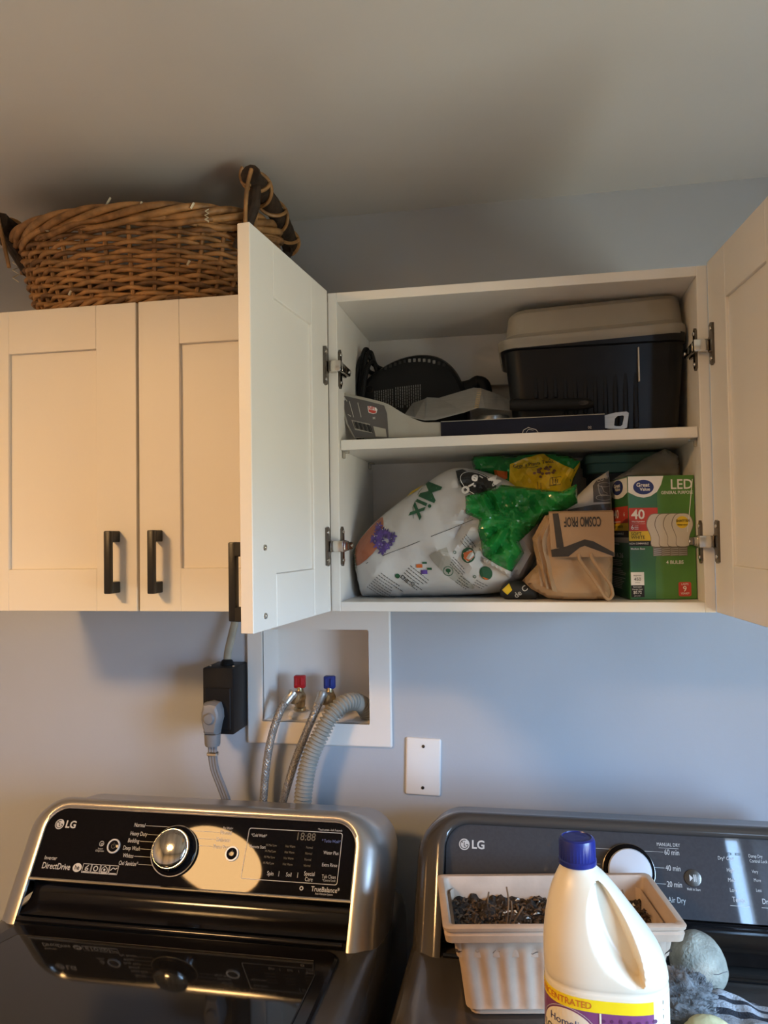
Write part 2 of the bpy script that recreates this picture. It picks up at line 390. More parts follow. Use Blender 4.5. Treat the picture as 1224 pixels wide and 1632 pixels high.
g.box((XL - 0.1, YF - T, 0), (VX0, YF, CEIL)); g.box((VX1, YF - T, 0), (XR + T, YF, CEIL)); g.box((VX0, YF - T, 0), (VX1, YF, VZ0)); g.box((VX0, YF - T, VZ1), (VX1, YF, CEIL))
obj('wall_front', g, 'room_wall', smooth=False, kind='structure', label='plain wall behind the viewer')
g = G()
g.box((XR, YF, 0), (XR + T, WY0, CEIL)); g.box((XR, WY1, 0), (XR + T, 0, CEIL)); g.box((XR, WY0, 0), (XR + T, WY1, WZ0)); g.box((XR, WY0, WZ1), (XR + T, WY1, CEIL))
obj('wall_right', g, 'wall_paint', smooth=False, kind='structure', label='wall with the window, right of the dryer')
def window(name, a0, a1, z0, z1, fn, label):
    """frame of four bars and a pane; fn(a, depth, z) -> point, depth 0 = outer side"""
    fw = 0.03; g = G()
    for b0, b1, c0, c1 in ((a0, a0 + fw, z0, z1), (a1 - fw, a1, z0, z1), (a0 + fw, a1 - fw, z0, z0 + fw), (a0 + fw, a1 - fw, z1 - fw, z1)):
        p, q = fn(b0, 0.02, c0), fn(b1, 0.07, c1); g.box([min(p[i], q[i]) for i in range(3)], [max(p[i], q[i]) for i in range(3)], 0.003)
    win = obj(name, g, 'abs_white', kind='structure', label=label)
    p, q = fn(a0 + fw, 0.040, z0 + fw), fn(a1 - fw, 0.044, z1 - fw)
    obj('pane', G().box([min(p[i], q[i]) for i in range(3)], [max(p[i], q[i]) for i in range(3)]), 'pane', win, smooth=False)
window('window_1', WY0, WY1, WZ0, WZ1, lambda a, d, z: (XR + T - d, a, z), 'white window frame beside the dryer')
window('window_2', VX0, VX1, VZ0, VZ1, lambda a, d, z: (a, YF - T + d, z), 'narrow white window frame behind the viewer')
A = []; Bk = []
for i in range(41):
    x = VX0 - 0.16 + 0.20 * i / 40; y = YF + 0.06 + 0.020 * math.sin(i * 0.95) + 0.006 * math.sin(i * 2.3); A.append((x, y)); Bk.append((x, y - 0.004))
obj('curtain', G().prism(A + Bk[::-1], lambda u, v, d: V((u, v, d)), 1.2, 2.248), 'curtain_cloth', label='gathered pale curtain beside the narrow window', cat='curtain')
rod = obj('curtain_rod', G().tube([(VX0 - 0.20, YF + 0.06, 2.262), (XR - 0.01, YF + 0.06, 2.262)], 0.009, 12), 'dark_nickel', label='dark metal curtain rod above the narrow window', cat='curtain rod')
obj('bracket', G().box((VX0 - 0.19, YF, 2.252), (VX0 - 0.174, YF + 0.066, 2.272), 0.002), 'dark_nickel', rod)

# ceiling lamp: gives the warm light
lx, ly, lz = LAMP_POS
lamp = thing('ceiling_lamp', 'round warm glowing flush lamp on the ceiling left of the viewer', 'lamp', (lx, ly, lz - 0.055))
obj('lamp_base', G().lathe([(0.001, 0), (0.192, 0), (0.192, -0.052), (0.186, -0.055), (0.182, -0.052), (0.182, -0.040), (0.001, -0.040)], (lx, ly, lz), 40), 'abs_white', lamp)
obj('lamp_disc', G().lathe([(0.001, -0.041), (0.181, -0.041), (0.181, -0.048), (0.001, -0.048)], (lx, ly, lz), 40), 'lamp_bowl', lamp, smooth=False)

# ================================================================== WALL CABINETS
CZ0, CZ1, CYF = 1.5235, 2.0635, -0.305
PT = 0.016            # panel thickness
def cab_body(root, x0, x1, shelf_z, inner='melamine_in'):
    obj('side_panel', G().box((x0, CYF, CZ0), (x0 + PT, -0.002, CZ1), 0.0008), 'melamine', root)
    obj('side_panel', G().box((x1 - PT, CYF, CZ0), (x1, -0.002, CZ1), 0.0008), 'melamine', root)
    obj('top_panel', G().box((x0 + PT, CYF, CZ1 - PT), (x1 - PT, -0.002, CZ1), 0.0008), 'melamine', root)
    obj('bottom_panel', G().box((x0 + PT, CYF, CZ0), (x1 - PT, -0.002, CZ0 + PT), 0.0008), 'melamine', root)
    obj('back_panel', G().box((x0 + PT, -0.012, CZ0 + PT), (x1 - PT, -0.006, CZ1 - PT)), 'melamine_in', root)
    obj('hanging_rail', G().box((x0 + PT, -0.030, 1.945), (x1 - PT, -0.012, CZ1 - PT), 0.0008), 'melamine', root)
    if shelf_z: obj('shelf', G().box((x0 + PT + 0.001, CYF + 0.012, shelf_z - 0.017), (x1 - PT - 0.001, -0.012, shelf_z), 0.0008), 'melamine', root)
ST = 0.078; DT = 0.018; DH0, DH1 = CZ0 + 0.001, CZ1 + 0.003
def handle_mesh(xc, zc, yf):
    """square black bar pull; yf = door face, sticks out towards -y"""
    L, wd, so = 0.108, 0.0125, 0.034
    g = G(); g.box((xc - wd / 2, yf - so, zc - L / 2), (xc + wd / 2, yf - so + 0.011, zc + L / 2), 0.0022, 2)
    for s in (-1, 1):
        z = zc + s * (L / 2 - 0.010); g.box((xc - wd / 2, yf - so + 0.009, z - 0.0098), (xc + wd / 2, yf, z + 0.0098), 0.0012)
    return g
def door(root, hinge, wd, sgn, ang, hz, hinges=(), screws=False):
    """shaker door in local space: hinge edge at x=0, leaf towards sgn*x, inner face y=0, outer face y=-DT"""
    M = Matrix.Translation(V((hinge[0], hinge[1], 0))) @ Matrix.Rotation(R(ang), 4, 'Z')
    def X(a): return sgn * a
    def bx(a0, a1, z0, z1, y0, y1, bev=0.0009): 
        xs = sorted((X(a0), X(a1))); return G().box((xs[0], y0, z0), (xs[1], y1, z1), bev).xf(M)
    gp = 0.0015
    d = obj('door', bx(ST - 0.004, wd - ST + 0.004, DH0 + ST - 0.004, DH1 - ST + 0.004, -DT + 0.007, -0.0045), 'melamine', root)
    obj('stile', bx(gp, ST, DH0, DH1, -DT, 0), 'melamine', d); obj('stile', bx(wd - ST, wd - gp, DH0, DH1, -DT, 0), 'melamine', d)
    obj('rail', bx(ST, wd - ST, DH0, DH0 + ST - 0.004, -DT, 0), 'melamine', d); obj('rail', bx(ST, wd - ST, DH1 - ST, DH1, -DT, 0), 'melamine', d)
    # inner moulding line on the back of the door
    obj('handle', handle_mesh(X(wd - 0.039), hz, -DT).xf(M), 'handle_black', d, label='black square bar handle')
    if screws:
        for s in (-1, 1):
            c = M @ V((X(wd - 0.039), 0.0, hz + s * 0.046)); nrm = (M.to_3x3() @ V((0, 1, 0)))
            obj('screw', G().lathe([(0.001, 0.0), (0.0046, 0.0), (0.004, 0.0016), (0.0022, 0.0018), (0.0018, 0.0009), (0.0006, 0.0009)], c, 16, nrm), 'nickel', d)
    for z in hinges:
        # plate screwed to the door back, bridge arm reaching into the cabinet
        g = G(); pz = [(-0.009, -0.031), (0.0, -0.033), (0.006, -0.029), (0.006, -0.013), (0.013, -0.009), (0.013, 0.009), (0.006, 0.013), (0.006, 0.029), (0.0, 0.033), (-0.009, 0.031)]
        g.prism([(X(0.018 - u), z + v) for u, v in pz], lambda u, v, q: V((u, q, v)), 0.0, 0.0035); g.xf(M)
        obj('hinge_plate', g, 'dark_nickel', d, smooth=False)
        for s in (-1, 1):
            c = M @ V((X(0.020), 0.0035, z + s * 0.023)); obj('hinge_screw', G().lathe([(0.001, 0), (0.0032, 0), (0.0026, 0.0013), (0.0006, 0.0014)], c, 12, M.to_3x3() @ V((0, 1, 0))), 'nickel', d)
    return d
SHZ = 1.8135

# ---- left, closed cabinet
lc = thing('wall_cabinet', 'closed white shaker wall cabinet with two doors under the wicker basket', 'cabinet', (-0.666, -0.15, CZ0))
cab_body(lc, -0.996, -0.338, None)
for xa, xb in ((0, 0),): pass
door(lc, (-0.996, CYF - 0.002), 0.329, 1, 0, 1.611); door(lc, (-0.336, CYF - 0.002), 0.329, -1, 0, 1.611)

# ---- right, open cabinet
CX0, CX1 = -0.326, 0.284
rc = thing('wall_cabinet', 'open white wall cabinet crammed with bags, bins and boxes', 'cabinet', (-0.021, -0.15, CZ0))
cab_body(rc, CX0, CX1, SHZ)
HZ = (1.935, 1.633)
dl = door(rc, (CX0 + 0.001, CYF - 0.003), 0.305, 1, -95.0, 1.590, HZ, True)
dr = door(rc, (CX1 - 0.001, CYF - 0.003), 0.305, -1, 95.0, 1.590, HZ, True)
for sx, xs in ((1, CX0 + PT), (-1, CX1 - PT)):
    for z in HZ:
        # bridge link from door to cabinet side and the mounting plate
        d = dl if sx == 1 else dr
        g = G().box((xs - sx * 0.012, CYF - 0.018, z - 0.0095), (xs + sx * 0.010, CYF - 0.002, z + 0.0095), 0.0022, 2)
        g.box((xs + sx * 0.000, CYF - 0.006, z - 0.0075), (xs + sx * 0.011, CYF + 0.020, z + 0.0075), 0.002, 2)
        obj('hinge_arm', g, 'nickel', d)
        g = G().prism([(CYF + 0.004, z - 0.030), (CYF + 0.012, z - 0.034), (CYF + 0.018, z - 0.026), (CYF + 0.018, z - 0.010), (CYF + 0.050, z - 0.008), (CYF + 0.050, z + 0.008), (CYF + 0.018, z + 0.010), (CYF + 0.018, z + 0.026), (CYF + 0.010, z + 0.033), (CYF + 0.004, z + 0.028)],
                      lambda u, v, q: V((q, u, v)), xs, xs + sx * 0.004)
        g.box((xs + sx * 0.004, CYF + 0.016, z - 0.0065), (xs + sx * 0.012, CYF + 0.048, z + 0.0065), 0.0015)
        mp = obj('hinge_mount', g, 'dark_nickel', rc, smooth=False)
        for yy, zz in ((CYF + 0.042, z), (CYF + 0.011, z - 0.024), (CYF + 0.011, z + 0.024)):
            h = 0.012 if zz == z else 0.004
            obj('mount_screw', G().lathe([(0.001, h), (0.0034, h), (0.003, h + 0.0015), (0.0008, h + 0.0017)], (xs, yy, zz), 12, (sx, 0, 0)), 'nickel', mp)
    for yy in (CYF + 0.03, -0.05):
        g = G().box((xs, yy - 0.006, SHZ - 0.030), (xs + sx * 0.004, yy + 0.006, SHZ - 0.017), 0.001); g.box((xs, yy - 0.006, SHZ - 0.021), (xs + sx * 0.011, yy + 0.006, SHZ - 0.017), 0.0008)
        obj('shelf_pin', g, 'lid_frost', rc)

# ================================================================== WALL FITTINGS
# ---- washer supply box
sb = thing('washer_supply_box', 'white recessed plastic washer supply box with red and blue taps', 'supply box', (-0.434, 0.0, 1.216))
FX0, FX1, FZ0, FZ1 = -0.590, -0.279, 1.216, 1.497
def fr(u, v, d): return V((u, d, v))
g = G()
o = rrect(FX0, FZ0, FX1, FZ1, 0.004); i_ = rrect(BX0, BZ0, BX1, BZ1, 0.003)
n = len(o); ib = [(BX0 + 0.006 + (u - BX0) * (1 - 0.012 / (BX1 - BX0)), BZ0 + 0.006 + (v - BZ0) * (1 - 0.012 / (BZ1 - BZ0))) for u, v in i_]
rings = [[fr(u, v, -0.0005) for u, v in o], [fr(u, v, -0.005) for u, v in o], [fr(u + (0.003 if u < -0.43 else -0.003), v + (0.003 if v < 1.35 else -0.003), -0.0075) for u, v in o],
         [fr(u, v, -0.0075) for u, v in i_], [fr(u, v, 0.004) for u, v in i_]]
g.loft(rings, cap0=False, cap1=False)
obj('flange', g, 'abs_white', sb, ang=25)
g = G().loft([[fr(u, v, 0.004) for u, v in i_], [fr(u, v, 0.085) for u, v in ib]], cap0=False, cap1=True)
obj('recess', g, 'abs_white', sb, ang=25)
for xv, m in ((-0.487, 'red_plastic'), (-0.421, 'blue_plastic')):
    yv = 0.038
    g = G().lathe([(0.001, 1.262), (0.024, 1.263), (0.025, 1.270), (0.020, 1.276), (0.012, 1.277)], (xv, yv, 0), 24)
    obj('valve_collar', g, 'abs_white', sb)
    g = G().lathe([(0.010, 1.272), (0.013, 1.276), (0.013, 1.283), (0.010, 1.285), (0.0115, 1.290), (0.012, 1.312), (0.009, 1.318), (0.007, 1.328), (0.001, 1.328)], (xv, yv, 0), 20)
    g.lathe([(0.013, 0), (0.0135, 0.010), (0.012, 0.014), (0.011, 0.022), (0.0135, 0.024), (0.0135, 0.036), (0.010, 0.038), (0.001, 0.038)], (xv - 0.000, yv + 0.004, 1.306), 20, (-0.12, -1, 0.12))
    vb = obj('valve_body', g, 'brass', sb)
    g = G().box((xv - 0.012, yv - 0.007, 1.325), (xv + 0.012, yv + 0.009, 1.352), 0.003, 2)
    g.box((xv - 0.009, yv - 0.009, 1.331), (xv - 0.004, yv - 0.006, 1.348), 0.001); g.box((xv + 0.003, yv - 0.009, 1.331), (xv + 0.008, yv - 0.006, 1.348), 0.001)
    obj('valve_handle', g, m, vb, label=('red tap handle' if m[0] == 'r' else 'blue tap handle'))
# ---- braided hoses and drain hose
def braided(P, name_label, xc, yc):
    P = catmull(P, 10); root = thing('water_hose', name_label, 'hose', tuple(P[-1]), 'braided steel water hoses')
    g = G(); r = 0.0074; N = len(P)
    g.tube(P, r, 10); obj('sleeve', g, 'braid', root)
    # braid: crossing helical wires around the hose
    L = [0]
    for a, b in zip(P, P[1:]): L.append(L[-1] + (b - a).length)
    def at(s):
        for i in range(N - 1):
            if L[i + 1] >= s: t = (s - L[i]) / max(1e-9, L[i + 1] - L[i]); return P[i].lerp(P[i + 1], t), (P[i + 1] - P[i]).normalized()
        return P[-1], (P[-1] - P[-2]).normalized()
    for sg in (1, -1):
        for k in range(7):
            pts = []; m = int(L[-1] / 0.004)
            for j in range(m + 1):
                p, t = at(L[-1] * j / m); e1 = t.cross(V((0, 1, 0.2))).normalized(); e2 = t.cross(e1); a = sg * (j * 0.50) + 2 * PI * k / 7
                pts.append(p + (e1 * math.cos(a) + e2 * math.sin(a)) * (r + 0.0003))
            g = G().tube(pts, 0.0007, 4, caps=False); obj('braid_wire', g, 'braid', root)
    obj('coupling', G().lathe([(0.0075, -0.020), (0.0092, -0.019), (0.0092, 0.002), (0.0105, 0.004), (0.0105, 0.010), (0.006, 0.011)], P[0], 16, (P[0] - P[1])), 'steel', root)
braided([(-0.494, -0.006, 1.316), (-0.508, -0.024, 1.294), (-0.524, -0.032, 1.250), (-0.537, -0.034, 1.190), (-0.545, -0.036, 1.11), (-0.548, -0.038, 1.02), (-0.548, -0.05, 0.94)], 'braided steel water hose running down from the red tap', 0, 0)
braided([(-0.428, -0.006, 1.316), (-0.434, -0.030, 1.292), (-0.450, -0.040, 1.252), (-0.475, -0.043, 1.190), (-0.503, -0.045, 1.10), (-0.520, -0.047, 1.02), (-0.526, -0.06, 0.94)], 'braided steel water hose running down from the blue tap', 0, 0)
DP = catmull([(-0.334, 0.050, 1.235), (-0.338, 0.040, 1.272), (-0.350, 0.018, 1.300), (-0.372, -0.018, 1.308), (-0.396, -0.043, 1.288), (-0.416, -0.054, 1.252), (-0.437, -0.058, 1.208), (-0.450, -0.060, 1.15), (-0.456, -0.060, 1.08), (-0.458, -0.062, 1.00), (-0.458, -0.066, 0.92)], 30)
Ld = 0; acc = [0]
for a, b in zip(DP, DP[1:]): Ld += (b - a).length; acc.append(Ld)
PS = []; RS = []; s_ = 0; i = 0; step = 0.00095
while s_ < Ld:
    while i < len(acc) - 2 and acc[i + 1] < s_: i += 1
    t = (s_ - acc[i]) / (acc[i + 1] - acc[i]); PS.append(DP[i].lerp(DP[i + 1], t))
    smooth_cuff = 0.075 < s_ < 0.092
    RS.append(0.0180 if smooth_cuff else 0.0160 + 0.0026 * math.sin(2 * PI * s_ / 0.0076)); s_ += step
obj('drain_hose', G().tube(PS, RS, 20), 'drain_grey', label='thick ribbed grey drain hose curving out of the supply box', cat='hose', ang=80)

# ---- blank cover plate
cp = thing('cover_plate', 'white blank wall plate with two screws beside the supply box', 'wall plate', (-0.2165, 0, 1.123))
g = G(); cxp, czp = -0.2165, 1.180; rings = []
for hw, hh, d in ((0.0360, 0.0575, -0.0003), (0.0360, 0.0575, -0.0030), (0.0345, 0.056, -0.0052), (0.0325, 0.054, -0.0060)):
    rings.append([V((cxp + (u * math.cos(-0.03) - v * math.sin(-0.03)), d, czp + (u * math.sin(-0.03) + v * math.cos(-0.03)))) for u, v in rrect(-hw, -hh, hw, hh, 0.004)])
obj('plate', G().loft(rings), 'plate_white', cp)
for s in (-1, 1):
    c = (cxp + s * 0.0012, -0.006, czp + s * 0.0415)
    sc = obj('screw', G().lathe([(0.001, 0), (0.0034, 0), (0.003, 0.0012), (0.0007, 0.0014)], c, 14, (0, -1, 0)), 'dark_nickel', cp)

# ---- black surface-mounted outlet with dryer plug
ob_ = thing('outlet_box', 'black surface-mounted outlet box on the wall left of the supply box', 'outlet', (-0.613, -0.002, 1.245))
OX0, OX1, OZ0, OZ1, OY = -0.656, -0.590, 1.252, 1.386, -0.082
obj('housing', G().box((OX0, OY, OZ0), (OX1, -0.001, OZ1), 0.003, 2), 'black_plastic', ob_)
obj('face_plate', G().box((OX0 + 0.006, OY - 0.003, OZ0 + 0.010), (OX1 - 0.006, OY + 0.001, OZ1 - 0.040), 0.0012), 'black_plastic', ob_)
obj('knockout_ring', G().lathe([(0.008, 0), (0.014, 0), (0.0145, 0.003), (0.011, 0.010), (0.008, 0.012)], (-0.618, -0.045, OZ1), 18), 'black_plastic', ob_)
for xs in (-0.648, -0.598): obj('screw', G().lathe([(0.001, 0), (0.003, 0), (0.0026, 0.0012), (0.0007, 0.0013)], (xs, -0.06, OZ1), 12), 'nickel', ob_)
g = G().tube(catmull([(-0.618, -0.045, 1.380), (-0.617, -0.043, 1.41), (-0.610, -0.036, 1.45), (-0.602, -0.028, 1.49), (-0.600, -0.020, 1.56), (-0.600, -0.014, 1.62)], 8), 0.0085, 12, flat=0.62)
# the cable rises behind the cabinet's lower edge
g = G().tube(catmull([(-0.618, -0.045, 1.378), (-0.617, -0.043, 1.41), (-0.611, -0.036, 1.445), (-0.604, -0.028, 1.485), (-0.602, -0.022, 1.519)], 8), 0.0085, 12, flat=0.62)
obj('wall_cable', g, 'cable_tan', label='tan sheathed cable dropping into the black outlet box', cat='cable')
pg = thing('power_plug', 'grey angled dryer plug pushed into the black outlet box', 'plug', (-0.628, -0.1, 1.20))
g = G(); prof = [(-0.020, 0.020), (-0.015, 0.034), (0.0, 0.037), (0.015, 0.034), (0.020, 0.020), (0.021, 0.004), (0.017, -0.010), (0.013, -0.030), (-0.013, -0.030), (-0.018, -0.010), (-0.021, 0.004)]
pc = (-0.628, 1.286)
rings = []
for sc_, d in ((0.93, OY - 0.003), (1.0, OY - 0.008), (1.0, OY - 0.022), (0.86, OY - 0.031), (0.70, OY - 0.034)):
    rings.append([V((pc[0] + u * sc_, d, pc[1] + v * sc_)) for u, v in prof])
obj('plug_body', G().loft(rings), 'plug_grey', pg, ang=30)
obj('plug_cap', G().lathe([(0.001, 0.006), (0.009, 0.005), (0.011, 0.002), (0.012, 0)], (pc[0], OY - 0.034, pc[1] + 0.005), 20, (0, -1, 0)), 'plug_grey', pg)
obj('strain_relief', G().lathe([(0.0165, 0), (0.0155, -0.02), (0.014, -0.024), (0.001, -0.024)], (-0.628, OY - 0.018, 1.258), 16), 'plug_grey', pg)
CPt = catmull([(-0.628, OY - 0.018, 1.240), (-0.628, OY - 0.018, 1.215), (-0.624, OY - 0.016, 1.185), (-0.612, OY - 0.012, 1.150), (-0.602, OY - 0.008, 1.115), (-0.597, OY - 0.004, 1.06), (-0.596, OY, 1.0)], 8)
for k in (-1, 0, 1):
    obj('cord_strand', G().tube([p + V((k * 0.0058, 0, 0)) for p in CPt], 0.0040, 8), 'plug_grey', pg)
obj('cord_clamp', G().box((-0.639, OY - 0.025, 1.214), (-0.617, OY - 0.011, 1.222), 0.002), 'nickel', pg)

# ================================================================== WICKER BASKET on the left cabinet
BC = V((-0.722, -0.176)); BZ = CZ1 + 0.004; BH = 0.150
def oval(k, a):      # k 0 bottom .. 1 rim
    aa = 0.208 + (0.256 - 0.208) * k ** 0.8; bb = 0.128 + (0.166 - 0.128) * k ** 0.8
    return BC.x + aa * math.cos(a), BC.y + bb * math.sin(a)
def onrm(a): n = V((math.cos(a) / 0.27, math.sin(a) / 0.16)); n.normalize(); return n
bk = thing('wicker_basket', 'brown woven wicker basket with branch handles on top of the cabinet', 'basket', (BC.x, BC.y, BZ))
NS = 34; ROWS = 19
rw = random.Random(3)
def zsag(a): return 0.010 * abs(math.cos(a)) ** 3      # rim lifts a little at the two ends
for s in range(NS):
    a = 2 * PI * (s + 0.5) / NS; pts = []
    for j in range(7):
        k = j / 6; x, y = oval(k, a); pts.append((x, y, BZ + 0.004 + (BH + zsag(a)) * k))
    obj('stake', G().tube(pts, 0.0042, 6), 'wicker_pale' if s % 3 else 'wicker', bk)
for rI in range(ROWS):
    k = (rI + 0.9) / (ROWS + 0.8); pts = []; rs = []; M_ = NS * 4; ph = rI % 2; w0 = rw.uniform(-1, 1)
    for i in range(M_):
        a = 2 * PI * i / M_; x, y = oval(k, a); n2 = onrm(a)
        off = 0.0054 * math.cos(NS / 2 * a * 1.0 + PI * ph - PI / 2 + 0) + 0.0015
        jz = 0.0030 * noise.noise((i * 0.10, rI * 3.1, 0)) + 0.0010 * math.sin(NS / 2 * a + w0 * 3)
        pts.append((x + n2.x * off, y + n2.y * off, BZ + 0.006 + (BH + zsag(a)) * k + jz))
        rs.append(0.0045 + 0.0012 * noise.noise((i * 0.06, rI * 7.7, 5)))
    obj('weaver', G().tube(pts, rs, 6, closed=True), ('wicker', 'wicker_pale', 'wicker', 'wicker_dark')[rI % 4 if rw.random() > 0.3 else 1], bk, ang=80)
def rope(name, k, zoff, nst, rad, rs, turns, mats):
    for q in range(nst):
        pts = []; M_ = 200
        for i in range(M_):
            a = 2 * PI * i / M_; x, y = oval(k, a); n2 = onrm(a); h = turns * a + 2 * PI * q / nst
            pts.append((x + n2.x * (rad * math.cos(h) + 0.003), y + n2.y * (rad * math.cos(h) + 0.003), BZ + zoff + zsag(a) * k + rad * math.sin(h) * 1.15))
        obj(name, G().tube(pts, rs, 7, closed=True), mats[q % len(mats)], bk, ang=80)
rope('border_strand', 1.0, BH + 0.004, 4, 0.0088, 0.0068, 6, ('wicker_pale', 'wicker', 'wicker_pale', 'wicker'))
rope('border_strand', 0.93, BH - 0.012, 2, 0.006, 0.0058, 7, ('wicker', 'wicker_pale'))
rope('foot_strand', 0.02, 0.008, 3, 0.006, 0.0052, 14, ('wicker', 'wicker_dark', 'wicker_pale'))
obj('basket_floor', G().lathe([(0.001, 0), (1, 0), (1, 0.004), (0.001, 0.004)], (0, 0, 0), 36).xf(Matrix.Translation((BC.x, BC.y, BZ + 0.004)) @ Matrix.Diagonal((0.226, 0.122, 1, 1))), 'wicker_dark', bk)
def bhandle(x0, sg, zt, y0, y1, tilt):
    """branch arch: two posts and a bar along y"""
    P = catmull([(x0 - sg * 0.022, y0 + 0.01, BZ + 0.10), (x0 + sg * 0.012, y0 - 0.004, BZ + 0.16), (x0 + sg * 0.016, y0 - 0.003, zt - 0.03), (x0 + sg * 0.016, y0 + 0.004, zt)], 6)
    P2 = catmull([(x0 - sg * 0.022, y1 - 0.01, BZ + 0.10), (x0 + sg * 0.014, y1, BZ + 0.15), (x0 + sg * 0.016, y1 - 0.004, zt - 0.030 - tilt)], 6)
    bar = catmull([(x0 + sg * 0.015, y0 - 0.022, zt + 0.004), (x0 + sg * 0.017, y0 + 0.05, zt - 0.002), (x0 + sg * 0.020, y1 - 0.05, zt - 0.006 - tilt * 0.5), (x0 + sg * 0.018, y1 + 0.018, zt - 0.014 - tilt)], 10)
    h = obj('handle', G().tube(bar, [0.0170 + 0.0025 * noise.noise((i * 0.5, 1, x0)) for i in range(len(bar))], 12), 'bark', bk, label='dark bark branch handle')
    obj('handle_post', G().tube(P, 0.0105, 10), 'bark', bk); obj('handle_post', G().tube(P2, 0.0105, 10), 'bark', bk)
    for ph, hand in ((0, 1), (2.4, -1)):
        pts = []; N = 90
        for i in range(N):
            f = i / (N - 1) * (len(bar) - 1.001); j = int(f); p = bar[j].lerp(bar[j + 1], f - j); t = (bar[j + 1] - bar[j]).normalized()
            e1 = t.cross(V((1, 0, 0))).normalized(); e2 = t.cross(e1); a = hand * i * 0.21 + ph
            pts.append(p + (e1 * math.cos(a) + e2 * math.sin(a)) * 0.0198)
        obj('handle_wrap', G().tube(pts, 0.0034, 6), 'wicker_pale', h)
    for dy in (-0.008, 0.008):
        q = catmull([(x0 + 0.004, y0 + dy, BZ + 0.10), (x0 + sg * 0.010, y0 + dy * 2, BZ + 0.18), (x0 + sg * 0.018, y0 + dy * 1.4, zt + 0.012)], 8)
        obj('handle_wrap', G().tube([p + V((0, -0.012 if dy < 0 else 0.010, 0)) for p in q], 0.0036, 6), 'wicker_pale', h)
bhandle(-0.478, 1, 2.281, -0.280, -0.095, 0.028)
bhandle(-0.958, -1, 2.254, -0.255, -0.105, 0.004)
# shredded paper sticking out
rs_ = random.Random(11)
SH = [(-0.985, -0.215, 2.185, 'crinkled paper shred dangling below the left basket handle', 0.045, 'v'),
      (-0.760, -0.345, 2.232, 'bent paper shred on the basket rim left of centre', 0.014, 'h'), (-0.706, -0.350, 2.236, 'longest slanted paper shred on the middle of the basket rim', 0.018, 'd'),
      (-0.646, -0.345, 2.230, 'tiny paper shred on the basket rim just right of centre', 0.008, 'd'), (-0.560, -0.325, 2.228, 'short paper shred on the basket rim towards the open door', 0.010, 'd'),
      (-0.538, -0.318, 2.212, 'curled paper shred hanging on the rim beside the open door', 0.022, 'v'), (-0.836, -0.330, 2.205, 'white paper dot caught under the left part of the rim', 0.006, 'h'),
      (-0.795, -0.3245, 2.092, 'paper shred caught low in the weave above the left door', 0.008, 'd'), (-0.568, -0.3255, 2.128, 'paper shred caught in the weave near the open door', 0.008, 'd')]
for x, y, z, lab, L, kd in SH:
    pts = []; n = 7
    for i in range(n):
        t = i / (n - 1); zz = (0.12 * L * (-1) ** i)
        if kd == 'v': pts.append((x + zz + 0.002 * rs_.random(), y + zz * 0.5, z + L * (0.5 - t)))
        elif kd == 'h': pts.append((x + L * (t - 0.5), y, z + abs(zz) * 1.5))
        else: pts.append((x + L * (t - 0.5) * 0.7, y - 0.002 * t, z + L * (t - 0.5) * 0.9))
    obj('paper_shred', G().tube(pts, 0.0026, 4, flat=0.35), 'shred', smooth=False, label=lab, cat='paper shred', group='paper shreds in the basket')

# ================================================================== UPPER SHELF
SZ = SHZ + 0.0005
# ---- black bin with frosted lid
bn = thing('storage_bin', 'black ribbed plastic storage bin with frosted lid on the top shelf', 'bin', (0.128, -0.15, SZ))
def rr3(x0, x1, y0, y1, r, z, n=5): return [V((u, v, z)) for u, v in rrect(x0, y0, x1, y1, r, n)]
bx0, bx1, by0, by1 = -0.033, 0.2645, -0.248, -0.050
def bring(k, z, gx=0.0): return rr3(bx0 + 0.016 * (1 - k) - gx, bx1 - 0.012 * (1 - k) + gx * 0.2, by0 + 0.012 * (1 - k) - gx, by1 + gx * 0.3, 0.028, z)
zr = SZ + 0.158
g = G().loft([bring(0, SZ + 0.001, -0.004), bring(0.04, SZ + 0.006), bring(0.92, zr - 0.012), bring(0.95, zr - 0.010, 0.006), bring(1, zr + 0.004, 0.007), bring(1, zr + 0.004, 0.001), bring(0.1, SZ + 0.01, -0.004)])
obj('bin_body', g, 'bin_black', bn, ang=30)
for i in range(11):
    x = 0.020 + i * 0.0162; top = SZ + 0.118 - 0.0; dep = 0.055 if i < 3 else (0.085 if i < 7 else 0.112)
    g = G().box((x - 0.0040, by0 + 0.0015 + 0.010 * 0.3, top - dep), (x + 0.0040, by0 + 0.012, top), 0.002)
    obj('rib', g, 'bin_black', bn, ang=30)
# slightly tilted translucent lid, seated on the rim
ML = Matrix.Translation((0.117, -0.148, zr + 0.004)) @ Matrix.Rotation(R(-2.2), 4, 'Y') @ Matrix.Translation((-0.117, 0.148, -(zr + 0.004)))
def lring(gx, z, r=0.032): return rr3(bx0 - gx, bx1 + gx * 0.2, by0 - gx, by1 + gx * 0.3, r, z)
zl = zr + 0.002
g = G().loft([lring(0.008, zl - 0.006), lring(0.010, zl + 0.004), lring(0.010, zl + 0.010), lring(0.002, zl + 0.013), lring(-0.004, zl + 0.020), lring(-0.010, zl + 0.056), lring(-0.017, zl + 0.064), lring(-0.025, zl + 0.0655),
              lring(-0.026, zl + 0.0635), lring(-0.019, zl + 0.061), lring(-0.013, zl + 0.055), lring(-0.007, zl + 0.020), lring(0.006, zl + 0.008), lring(0.006, zl - 0.006)], cap0=False, cap1=False)
g.add(lring(-0.0255, zl + 0.0648), [list(range(24))]); g.xf(ML)
lid = obj('bin_lid', g, 'lid_frost', bn, ang=30, label='frosted translucent lid')
obj('bin_tape', G().box((0.186, by0 - 0.0035, zr - 0.075), (0.188, by0 + 0.004, zr - 0.018), 0.0004), 'legend', bn)

